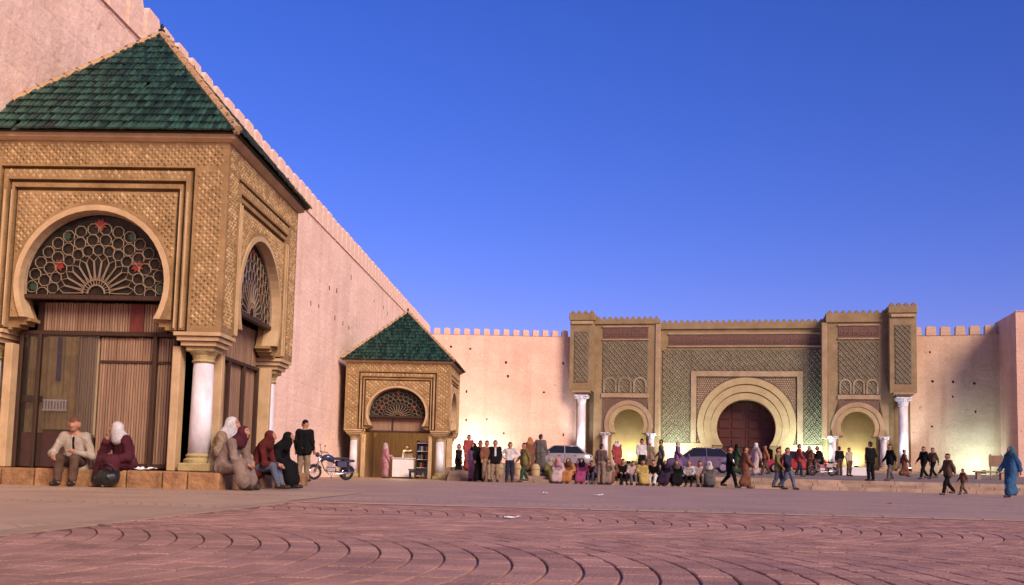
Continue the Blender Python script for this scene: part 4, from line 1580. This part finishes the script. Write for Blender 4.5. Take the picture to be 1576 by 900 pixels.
# --- the row sitting on the steps
RW = 'people sitting in a row on the plaza steps'
for px, lab, kw in ((845, 'person in olive clothes and cream headscarf sitting on the plaza steps', dict(robe='olive', scarf='cream', lean=.5)),
                    (860, 'woman in pale pink robe sitting on the steps next to the olive clothes', dict(robe='palepink', scarf='pink', lean=.6)),
                    (878, 'woman in orange robe sitting on the plaza steps', dict(robe='orange', scarf='brown', lean=.6)),
                    (897, 'woman in bright magenta robe sitting on the plaza steps', dict(robe='magenta', scarf='black', lean=.5)),
                    (911, 'child in dark red top sitting beside the magenta robe', dict(top='darkred', bottom='jean', lean=.4, h=1.45)),
                    (938, 'person in beige robe sitting low next to the standing man', dict(robe='beige', lean=.7)),
                    (955, 'person all in black with bare dark hair sitting on the steps', dict(top='black', bottom='black', lean=.6, jacket=True)),
                    (971, 'girl in pale pink top sitting between black clothes and yellow robe', dict(top='palepink', bottom='grey', lean=.5, h=1.5)),
                    (987, 'woman in yellow robe sitting on the plaza steps', dict(robe='yellow', hair='hair_black', lean=.5)),
                    (1008, 'person in black jacket and white trousers sitting with knees up', dict(top='black', bottom='white', lean=.6, jacket=True)),
                    (1028, 'woman in dark purple robe and purple scarf on the steps', dict(robe='purple', scarf='purple', lean=.5)),
                    (1041, 'woman in mauve scarf and black robe on the steps', dict(robe='black', scarf='mauve', lean=.5)),
                    (918, 'boy in jean blue clothes sitting behind the standing man', dict(top='jean', bottom='brown', lean=.6, h=1.4)),
                    (946, 'woman in rust robe and cream scarf sitting on the steps', dict(robe='rust', scarf='cream', lean=.7)),
                    (1074, 'person in pale pink shirt sitting at the end of the row', dict(top='palepink', bottom='tan', lean=.6)),
                    (1090, 'woman in grey robe and white scarf sitting alone past the row', dict(robe='grey', scarf='white', lean=.6)),
                    (1060, 'man in white shirt and dark trousers crouched on the steps', dict(top='white', bottom='black', lean=.75, hair='hair_grey'))):
    kw.setdefault('h', 1.66)
    person(lab, onY(px, 44.5 + random.uniform(-.06, .06)), rd(random.uniform(-35, 35)), pose='sit', seat=.30, group=RW, out=.56, **kw)
person('man in grey brown shirt standing among the seated row', onY(925, 43.5), rd(150), 1.78, 'stand', top='mauve', bottom='beige', group=CR)
person('person in white top and dark cap standing on the road before the side arch', onY(987, 47.5, TZ(47.5)), rd(20), 1.70, 'stand', top='white', bottom='black', cap='black', group=CR)
# --- walkers on the right half of the square
WK = 'people walking across the square'
person('person in black jacket striding past the gate door', onY(1123, 42.6), rd(70), 1.78, 'walk', top='black', bottom='black', jacket=True, group=WK)
person('person in a long brown robe walking next to the black jacket', onY(1147, 41.6), rd(95), 1.76, 'walk', robe='rust', stride=.6, group=WK)
person('woman in pale pink clothes walking on the road before the door', onY(1163, 52, TZ(52)), rd(-70), 1.72, 'walk', robe='palepink', scarf='white', stride=.6, group=WK)
person('man in tan jacket and blue jeans walking beside the dark blue jacket', onY(1198, 41.4), rd(60), 1.74, 'walk', top='olive', bottom='jean', jacket=True, stride=.6, group=WK)
person('man in dark blue jacket and jeans walking beside the tan jacket', onY(1212, 41.2), rd(50), 1.74, 'walk', top='darkblue', bottom='jean', jacket=True, group=WK)
person('person in dark clothes standing by the left column of the right side arch', onY(1292, 60, TZ(60)), rd(190), 1.74, 'stand', top='black', bottom='brown', group=WK)
person('man in black coat standing on the steps before the right side arch', onY(1340, 45.2, .45), rd(200), 1.78, 'stand', top='black', bottom='black', jacket=True, group=WK)
person('woman in dark dress and jacket walking below the tall marble column', onY(1370, 46.5, TZ(46.5)), rd(-80), 1.70, 'walk', top='black', bottom='grey', jacket=True, stride=.6, group=WK)
person('man in black clothes walking along the foot of the ochre wall', onY(1422, 53, TZ(53)), rd(-70), 1.74, 'walk', top='black', bottom='black', group=WK)
person('man in dark brown clothes following the man in black by the ochre wall', onY(1436, 54.5, TZ(54.5)), rd(-70), 1.70, 'walk', top='brown', bottom='black', group=WK)
person('man in brown jacket and black trousers walking out on the square', onY(1459, 36.2), rd(-80), 1.50, 'walk', top='brown', bottom='black', jacket=True, group=WK)
person('small child in red brown clothes walking behind the brown jacket', onY(1482, 38.0), rd(-80), 1.0, 'walk', top='rust', bottom='brown', group=WK)
person('woman in long bright blue robe and pale scarf walking near the bastion', onY(1556, 33.5), rd(-75), 1.72, 'walk', robe='blue', scarf='teal', stride=.7, near=True, group=WK)
MO = 'people on the road before the gate'
for px, Y, ang, pose, lab, kw in ((949, 55, 20, 'stand', 'woman in red robe and white scarf before the left side arch', dict(robe='red', scarf='white')),
                                  (1000, 56, 150, 'stand', 'man in tan robe standing with his back turned by the short column', dict(robe='tan', cap='white')),
                                  (1017, 51, -100, 'walk', 'man in grey jacket and black trousers behind the black jacketed sitter', dict(top='grey', bottom='black', jacket=True)),
                                  (1043, 53, 80, 'walk', 'woman in violet robe walking before the dark violet car', dict(robe='violet', scarf='cream')),
                                  (1134, 54, 100, 'walk', 'woman in dark green robe before the great door', dict(robe='green', scarf='black')),
                                  (1178, 53, -95, 'walk', 'man in orange shirt and brown trousers before the great door', dict(top='orange', bottom='brown')),
                                  (1230, 52, 90, 'walk', 'man in red jacket and dark trousers before the red car', dict(top='red', bottom='darkblue', jacket=True)),
                                  (1246, 58, -70, 'stand', 'woman in rust robe standing at the end of the red car', dict(robe='rust', scarf='cream')),
                                  (1307, 57, 30, 'stand', 'man in cream shirt standing beside the white planter', dict(top='cream', bottom='brown')),
                                  (1392, 60, 80, 'walk', 'person in rust robe passing the base of the right tall column', dict(robe='rust'))):
    person(lab, onY(px, Y, TZ(Y)), rd(ang), random.uniform(1.62, 1.8), pose, group=MO, stride=random.uniform(.5, .9), **kw)
person('rider in black jacket sitting on the pale moped', onY(1264, 56, TZ(56)), rd(-88), 1.74, 'sit', seat=.78, top='black', bottom='brown', lean=.45, feet=.28, out=.36, knee=-.12,
       arms={-1: ((-.27, -.26, 1.05), (-.27, -.52, 1.00)), 1: ((.27, -.26, 1.05), (.27, -.52, 1.00))}, jacket=True)


# ================================================================== motorcycles
def wheel(parent, x, r, wd, M0=None):
    t = MB()
    n_, m_ = 24, 8
    for i in range(n_):
        a = 2 * PI * i / n_
        for j in range(m_):
            b = 2 * PI * j / m_
            rr_ = r - wd * .5 + wd * .5 * math.cos(b)
            t.v.append((x + rr_ * math.cos(a), wd * .5 * math.sin(b), r + rr_ * math.sin(a)))
    for i in range(n_):
        for j in range(m_):
            t.f.append((i * m_ + j, ((i + 1) % n_) * m_ + j, ((i + 1) % n_) * m_ + (j + 1) % m_, i * m_ + (j + 1) % m_))
    t.m = [0] * len(t.f)
    w_ = t.build('wheel', 'rubber', parent, True)
    q = MB().tube([(x + (r - wd) * math.cos(2 * PI * i / 20), 0, r + (r - wd) * math.sin(2 * PI * i / 20)) for i in range(20)], .014, 6, True)
    for i in range(12):
        a = 2 * PI * i / 12
        q.tube([(x + .03 * math.cos(a), .03 * (-1) ** i, r + .03 * math.sin(a)), (x + (r - wd) * math.cos(a + .2), 0, r + (r - wd) * math.sin(a + .2))], .004, 4)
    q.tube([(x, -.07, r), (x, .07, r)], .035, 10)
    q.build('rim', 'chrome', w_)
    return w_


def motorcycle(label, loc, rz, paint, moped=False, lean=.0):
    t = thing('motorcycle', label, 'motorcycle', loc, rz)
    wb, r = (.60, .27) if not moped else (.56, .27)
    wheel(t, -wb, r, .085)
    wheel(t, wb, r, .10)
    # front is -X
    for s in (-1, 1):
        MB().tube([(-wb, s * .075, r), (-wb + .12, s * .075, .62), (-wb + .21, s * .06, .90)], [.022, .022, .026], 8).build('fork', 'chrome', t, True)
    MB().tube([(-wb + .19, 0, .86), (-.05, 0, .66), (.30, 0, .60)], .03, 8).tube([(-wb + .17, 0, .78), (-.22, 0, .34), (.18, 0, .30), (.30, 0, .60)], .022, 8).tube([(.15, .0, .32), (wb, .06, r)], .02, 8).tube([(.15, .0, .32), (wb, -.06, r)], .02, 8).build('frame', 'black_plastic', t, True)
    tk = MB()
    prof = [(-.36, .80, .07), (-.28, .90, .12), (-.12, .93, .14), (.04, .86, .11), (.10, .78, .07)]
    for x, z, w_ in prof:
        for a in range(10):
            b = 2 * PI * a / 10
            tk.v.append((x, w_ * math.cos(b), z - .10 + .11 * math.sin(b)))
    for i in range(len(prof) - 1):
        for a in range(10):
            tk.f.append((i * 10 + a, i * 10 + (a + 1) % 10, (i + 1) * 10 + (a + 1) % 10, (i + 1) * 10 + a))
    tk.f += [tuple(range(9, -1, -1)), tuple(range(40, 50))]
    tk.m = [0] * len(tk.f)
    tk.build('fuel_tank', paint, t, True)
    MB().bbox((.06, -.13, .74), (.66, .13, .82), .035).build('seat', 'black_plastic', t)
    MB().bbox((.52, -.07, .66), (.86, .07, .76), .03).build('tail', paint, t)
    MB().bbox((.85, -.05, .68), (.89, .05, .74), .01).build('tail_lamp', 'car_red', t)
    MB().bbox((.20, -.15, .48), (.56, -.11, .70), .015).bbox((.20, .11, .48), (.56, .15, .70), .015).build('side_panels', paint, t, stuff=True)
    en = MB().bbox((-.18, -.11, .30), (.16, .11, .48), .03)
    for i in range(5):
        en.bbox((-.14, -.10, .49 + i * .035), (.06, .10, .505 + i * .035), .004)
    en.build('engine', 'chrome', t)
    MB().tube([(-.12, -.10, .46), (-.24, -.13, .34), (-.10, -.15, .22), (.30, -.16, .24), (.82, -.17, .34)], [.018, .02, .02, .04, .045], 10).build('exhaust', 'chrome', t, True)
    for s in (-1, 1):
        MB().tube([(-wb + .22, 0, .95), (-wb + .24, s * .22, 1.02), (-wb + .36, s * .36, 1.0)], [.014, .014, .018], 8).build('handlebar', 'black_plastic', t, True)
        mi = MB().tube([(-wb + .26, s * .25, 1.02), (-wb + .24, s * .30, 1.20)], .007, 6)
        mi.ball((-wb + .24, s * .31, 1.24), (.015, .06, .045), 10, 6)
        mi.build('mirror', 'black_plastic', t, True)
    MB().ball((-wb + .08, 0, .90), (.07, .09, .09), 14, 8).build('headlight', 'black_plastic', t, True)
    MB().ball((-wb + .035, 0, .90), (.04, .075, .075), 14, 8).build('headlight_lens', 'car_glass', t, True)
    for x, a0, a1 in ((-wb, .5, 2.5), (wb, .3, 2.2)):
        f = MB()
        N = 12
        for i in range(N + 1):
            a = a0 + (a1 - a0) * i / N
            for j, (dy, dr) in enumerate(((-.07, .01), (-.04, .035), (.04, .035), (.07, .01))):
                f.v.append((x + (r + dr) * math.cos(a), dy, r + (r + dr) * math.sin(a)))
        for i in range(N):
            for j in range(3):
                f.f.append((i * 4 + j, i * 4 + j + 1, i * 4 + j + 5, i * 4 + j + 4))
        f.m = [0] * len(f.f)
        f.build('mudguard', paint, t, True)
    MB().tube([(.05, .1, .28), (.12, .26, .02)], .012, 6).build('kickstand', 'iron', t)
    if moped:
        MB().bbox((-.42, -.20, .36), (-.38, .20, .84), .02).bbox((-.40, -.16, .30), (.1, .16, .34), .01).build('leg_shield', paint, t)
    return t


m = motorcycle('dark blue motorcycle parked by the pink wall next to the small pavilion', onY(508, 35.2), rd(28), 'bike_blue')
m.rotation_euler = (rd(5), 0, rd(30))
motorcycle('pale pink moped under the rider in the black jacket', onY(1264, 56, TZ(56)) + V(.05, 0, 0), rd(2), 'car_silver', True)


# ================================================================== cars on the road
def car(label, paint, loc, rz, lights=False):
    t = thing('car', label, 'car', loc, rz, 'cars on the road before the gate')
    # stations along x: (x, half width, z low, z shoulder)
    st = [(-2.08, .62, .38, .62), (-2.0, .74, .27, .72), (-1.75, .80, .22, .80), (-1.0, .83, .20, .90), (-.3, .84, .20, .94), (.8, .84, .20, .95), (1.55, .83, .21, .94), (1.95, .77, .26, .90), (2.06, .66, .36, .80)]
    b = MB()
    N = 12
    for x, hw, z0, z1 in st:
        ring = [(-hw * .86, z0), (-hw * .97, z0 + .10), (-hw, (z0 + z1) / 2), (-hw * .97, z1 - .07), (-hw * .88, z1 - .01), (-hw * .5, z1 + .02), (hw * .5, z1 + .02), (hw * .88, z1 - .01), (hw * .97, z1 - .07), (hw, (z0 + z1) / 2), (hw * .97, z0 + .10), (hw * .86, z0)]
        b.v += [(x, y, z) for y, z in ring]
    for i in range(len(st) - 1):
        for a in range(N):
            b.f.append((i * N + a, (i + 1) * N + a, (i + 1) * N + (a + 1) % N, i * N + (a + 1) % N))
    b.f += [tuple(range(N)), tuple(range(len(st) * N - 1, (len(st) - 1) * N - 1, -1))]
    b.m = [0] * len(b.f)
    body = b.build('body', paint, t, True)
    # glasshouse
    lo = [(-1.05, .70), (1.62, .70)]
    g = MB()
    A = [(-1.08, .70, .93), (1.66, .70, .93)]
    top = [(-.42, .54, 1.42), (1.10, .54, 1.42)]
    g.add([(-1.08, -.72, .92), (1.66, -.72, .92), (1.66, .72, .92), (-1.08, .72, .92), (-.40, -.55, 1.40), (1.12, -.55, 1.40), (1.12, .55, 1.40), (-.40, .55, 1.40)],
          [(0, 1, 5, 4), (1, 2, 6, 5), (2, 3, 7, 6), (3, 0, 4, 7), (4, 5, 6, 7)])
    g.build('windows', 'car_glass', t)
    rf = MB()
    rf.add([(-.46, -.57, 1.385), (1.18, -.57, 1.385), (1.18, .57, 1.385), (-.46, .57, 1.385), (-.30, -.46, 1.45), (1.0, -.46, 1.45), (1.0, .46, 1.45), (-.30, .46, 1.45)],
           [(0, 1, 5, 4), (1, 2, 6, 5), (2, 3, 7, 6), (3, 0, 4, 7), (4, 5, 6, 7), (3, 2, 1, 0)])
    rf.build('roof', paint, t, True)
    for s in (-1, 1):
        for (x0, x1) in ((-1.12, -.42), (.34, .30), (1.70, 1.14)):
            MB().tube([(x0, s * .735, .90), (x1, s * .565, 1.40)], .035, 6).build('pillar', paint, t)
        MB().bbox((-.72, s * .92 - .07, .93), (-.62, s * .92 + .07, 1.05), .02).build('wing_mirror', paint, t)
        for x in (-.25, .75):
            MB().bbox((x - .42, s * .842 - .01, .30), (x + .42, s * .842 + .01, .88), .005).build('door', paint, t)
            MB().bbox((x + .18, s * .862 - .012, .76), (x + .34, s * .862 + .012, .79), .004).build('door_handle', 'black_plastic', t)
        MB().bbox((-2.03, s * .55 - .14, .58), (-1.93, s * .55 + .14, .72), .03).build('headlight', 'head_lamp' if lights else 'chrome', t)
        MB().bbox((1.97, s * .60 - .12, .66), (2.06, s * .60 + .12, .82), .02).build('tail_light', 'tail_lamp' if lights else 'car_red', t)
        for x in (-1.28, 1.28):
            w_ = MB().lathe([(.20, -.09), (.30, -.09), (.315, -.05), (.315, .05), (.30, .09), (.20, .09)], 24, (0, 0, 0), Matrix.Translation((x, s * .76, .315)) @ Matrix.Rotation(PI / 2, 4, 'X')).build('wheel', 'rubber', t, True)
            MB().lathe([(.02, -.10), (.19, -.10), (.20, -.06), (.20, .06), (.19, .10), (.02, .10)], 16, (0, 0, 0), Matrix.Translation((x, s * .765, .315)) @ Matrix.Rotation(PI / 2, 4, 'X')).build('rim', 'chrome', w_)
    MB().bbox((-2.12, -.66, .34), (-1.98, .66, .48), .03).build('bumper', 'black_plastic', t)
    MB().bbox((2.0, -.66, .36), (2.12, .66, .50), .03).build('bumper', 'black_plastic', t)
    MB().bbox((2.065, -.26, .55), (2.075, .26, .66), .003).build('number_plate', 'white_paint', t)
    return t


car('silver pinkish car on the road before the left tall column', 'car_silver', onY(862, 64, TZ(64)), rd(-6))
car('dark violet car with lit tail lamps before the great door', 'car_violet', onY(1078, 58, TZ(58)), rd(-8), True)
car('red car with lit tail lamps right of the great door', 'car_red', onY(1222, 66, TZ(66)), rd(-9), True)

# ================================================================== stall goods in the small pavilion
t = thing('stall_counter', 'white stall counter standing in the small pavilion arch', 'counter', onY(620, 49.2))
MB().bbox((-.52, -.28, .06), (.52, .28, .98), .015).build('cabinet', 'white_paint', t)
MB().bbox((-.58, -.33, .985), (.58, .33, 1.03), .01).build('counter_top', 'white_paint', t)
MB().box((-.48, -.24, 0), (.48, .24, .058)).build('kick_plate', 'black_plastic', t)
t = thing('drinks_shelf', 'tall shelf of bottles and packets against the right jamb of the stall', 'shelf', onY(652, 49.9), rd(-10))
for s in (-1, 1):
    MB().bbox((s * .36 - .02, -.18, 0), (s * .36 + .02, .18, 1.95), .005).build('side_panel', 'dark_wood', t)
for k in range(5):
    MB().bbox((-.34, -.18, .12 + .42 * k), (.34, .18, .15 + .42 * k), .004).build('shelf_board', 'white_paint', t)
MB().box((-.34, .17, .1), (.34, .18, 1.9)).build('back_board', 'blue_cloth', t)
rr = random.Random(4)
cols = ['cloth_red', 'cloth_yellow', 'cloth_blue', 'cloth_green', 'cloth_white', 'cloth_orange', 'cloth_jean']
GG = 'goods on the stall shelf'
BO = ('lowest', 'second lowest', 'second highest', 'highest')
base = onY(652, 49.9)
RZ = Matrix.Rotation(rd(-10), 3, 'Z')
for k in range(4):
    for i in range(5):
        c = cols[(k * 3 + i * 2) % 7]
        nmc = c.split('_')[1].replace('jean', 'slate blue')
        if (i + k) % 2:
            b = MB().lathe([(.045, 0), (.048, .02), (.048, .17), (.02, .22), (.018, .27)], 10).lathe([(.02, .27), (.02, .295)], 8).build('bottle', c, None, True)
            tag(b, '%s bottle on the %s board of the stall shelf' % (nmc, BO[k]), 'bottle', GG)
        else:
            b = MB().bbox((-.055, -.04, 0), (.055, .04, .22 + .03 * (i % 2)), .008).build('packet', c)
            tag(b, '%s packet on the %s board of the stall shelf' % (nmc, BO[k]), 'packet', GG)
        b.location = base + RZ @ V(-.26 + .13 * i, -.06 + rr.uniform(-.03, .03), .15 + .42 * k)
        b.rotation_euler.z = rr.uniform(-.3, .3)
t = thing('low_table', 'low black table before the stall shelf', 'table', onY(643, 48.3))
MB().bbox((-.45, -.25, .42), (.45, .25, .48), .01).build('table_top', 'black_plastic', t)
MB().bbox((-.42, -.23, .30), (.42, .23, .415), .01).build('apron', 'black_plastic', t)
for sx in (-1, 1):
    for sy in (-1, 1):
        MB().bbox((sx * .39 - .03, sy * .2 - .03, 0), (sx * .39 + .03, sy * .2 + .03, .30), .005).build('leg', 'black_plastic', t)
t = thing('carton', 'open brown cardboard carton on the white stall counter', 'carton', onY(627, 49.2, 1.032), rd(12))
for a, b in (((-.2, -.15, 0), (.2, .15, .015)), ((-.2, -.15, .016), (.2, -.14, .28)), ((-.2, .14, .016), (.2, .15, .28)), ((-.2, -.138, .016), (-.19, .138, .28)), ((.19, -.138, .016), (.2, .138, .28))):
    MB().box(a, b).build('carton_side', 'cloth_tan', t)
MB().add([(-.2, -.15, .28), (.2, -.15, .28), (.2, -.30, .33), (-.2, -.30, .33)], [(0, 1, 2, 3)]).build('carton_flap', 'cloth_tan', t)

# ================================================================== small things on the square
for i, px in enumerate((768, 797, 824)):
    t = thing('stone_bollard', ('pale round topped stone bollard beside the white tee shirt', 'pale round topped stone bollard beside the man in olive', 'pale round topped stone bollard next to the seated olive clothes')[i], 'bollard', onY(px, 44.55, .30), 0, 'stone bollards on the steps')
    MB().lathe([(.20, 0), (.21, .03), (.21, .30), (.20, .40), (.16, .49), (.09, .54), (.01, .56)], 18).build('bollard_post', 'gate_cream', t, True)
    MB().lathe([(.222, .30), (.228, .315), (.222, .33)], 18).build('collar_band', 'step_stone', t, True)

t = thing('shoulder_bag', 'shiny black bag slumped on the ground between the man and the maroon robe', 'bag', onY(163, 16.86))
b = MB()
b.ball((0, 0, .17), (.24, .15, .17), 20, 12)
for i, v in enumerate(b.v):
    p = Vector(v)
    f = 1 + .16 * mnoise.noise(p * 6) + .08 * mnoise.noise(p * 15)
    b.v[i] = (p.x * f, p.y * f, max(.0, p.z * f * (1 if p.z < .2 else .92)))
b.build('bag_body', 'bag_black', t, True)
MB().tube([(-.14, 0, .26), (-.10, -.03, .38), (0, -.05, .42), (.10, -.03, .38), (.15, 0, .26)], .012, 6).build('bag_handle', 'bag_black', t, True)


def scrap(name, label, loc, size, rz, m='paper', seed=0):
    b = MB()
    n_ = 9
    r_ = random.Random(seed)
    for j in range(n_):
        for i in range(n_):
            x, y = (i / (n_ - 1) - .5) * size, (j / (n_ - 1) - .5) * size * .7
            z = .012 + size * .22 * abs(mnoise.noise(Vector((x * 9 / size * .35 + seed, y * 9 / size * .35, seed)))) + size * .1 * abs(i / (n_ - 1) - .5)
            b.v.append((x, y, z))
    for j in range(n_ - 1):
        for i in range(n_ - 1):
            b.f.append((j * n_ + i, j * n_ + i + 1, (j + 1) * n_ + i + 1, (j + 1) * n_ + i))
    b.m = [0] * len(b.f)
    o = b.build(name, m)
    o.location = loc
    o.rotation_euler.z = rz
    return tag(o, label, 'litter', 'litter on the paving')


g = lambda px, py: V(0, 0, HC) + ray(px, py) * (-HC / ray(px, py).z)
scrap('paper_scrap', 'crumpled white paper scrap lying alone on the red pavers', g(787, 799), .17, .4, seed=1)
scrap('paper_scrap', 'tiny white scrap on the grey paving below the bollards', g(838, 760), .16, 1.2, seed=2)
scrap('paper_scrap', 'small pale scrap on the grey paving below the black clothed sitter', g(921, 763), .18, .3, seed=3)
scrap('paper_scrap', 'orange scrap on the grey paving out toward the moped', g(1370, 776), .14, .9, 'cloth_orange', 4)
scrap('paper_scrap', 'faint pale scrap near the edge of the red pavers', g(1208, 803), .07, .2, 'cloth_palepink', 5)
o = scrap('folded_newspaper', 'white folded paper on the plinth next to the maroon robe', onY(224, 17.24, .302), .34, -.2, seed=6)
o['category'] = 'paper'
del o['group']

t = thing('stone_bench', 'long pale stone bench at the foot of the ochre wall', 'bench', onY(1524, 58, TZ(58)), gang)
MB().bbox((-.9, -.24, .40), (.9, .24, .50), .015).build('seat', 'gate_cream', t)
for s in (-1, 1):
    MB().bbox((s * .65 - .12, -.2, -.05), (s * .65 + .12, .2, .398), .015).build('leg', 'step_stone', t)
t = thing('planter', 'white masonry planter box before the right side arch', 'planter', onY(1316, 62, TZ(62)), gang)
for a, b in (((-.8, -.3, -.05), (.8, -.22, .5)), ((-.8, .22, -.05), (.8, .3, .5)), ((-.8, -.218, -.05), (-.72, .218, .5)), ((.72, -.218, -.05), (.8, .218, .5))):
    MB().bbox(a, b, .01).build('box_side', 'white_paint', t)
MB().box((-.72, -.218, .3), (.72, .218, .42)).build('soil', 'dark_wood', t)
t = thing('notice_board', 'small brown wooden notice board standing by the stone bench', 'notice board', onY(1533, 60, TZ(60)), gang)
for s in (-1, 1):
    MB().bbox((s * .30 - .035, -.035, -.05), (s * .30 + .035, .035, 1.5), .005).build('post', 'slat', t)
MB().bbox((-.40, -.055, .75), (.40, -.036, 1.42), .005).build('board', 'slat', t)
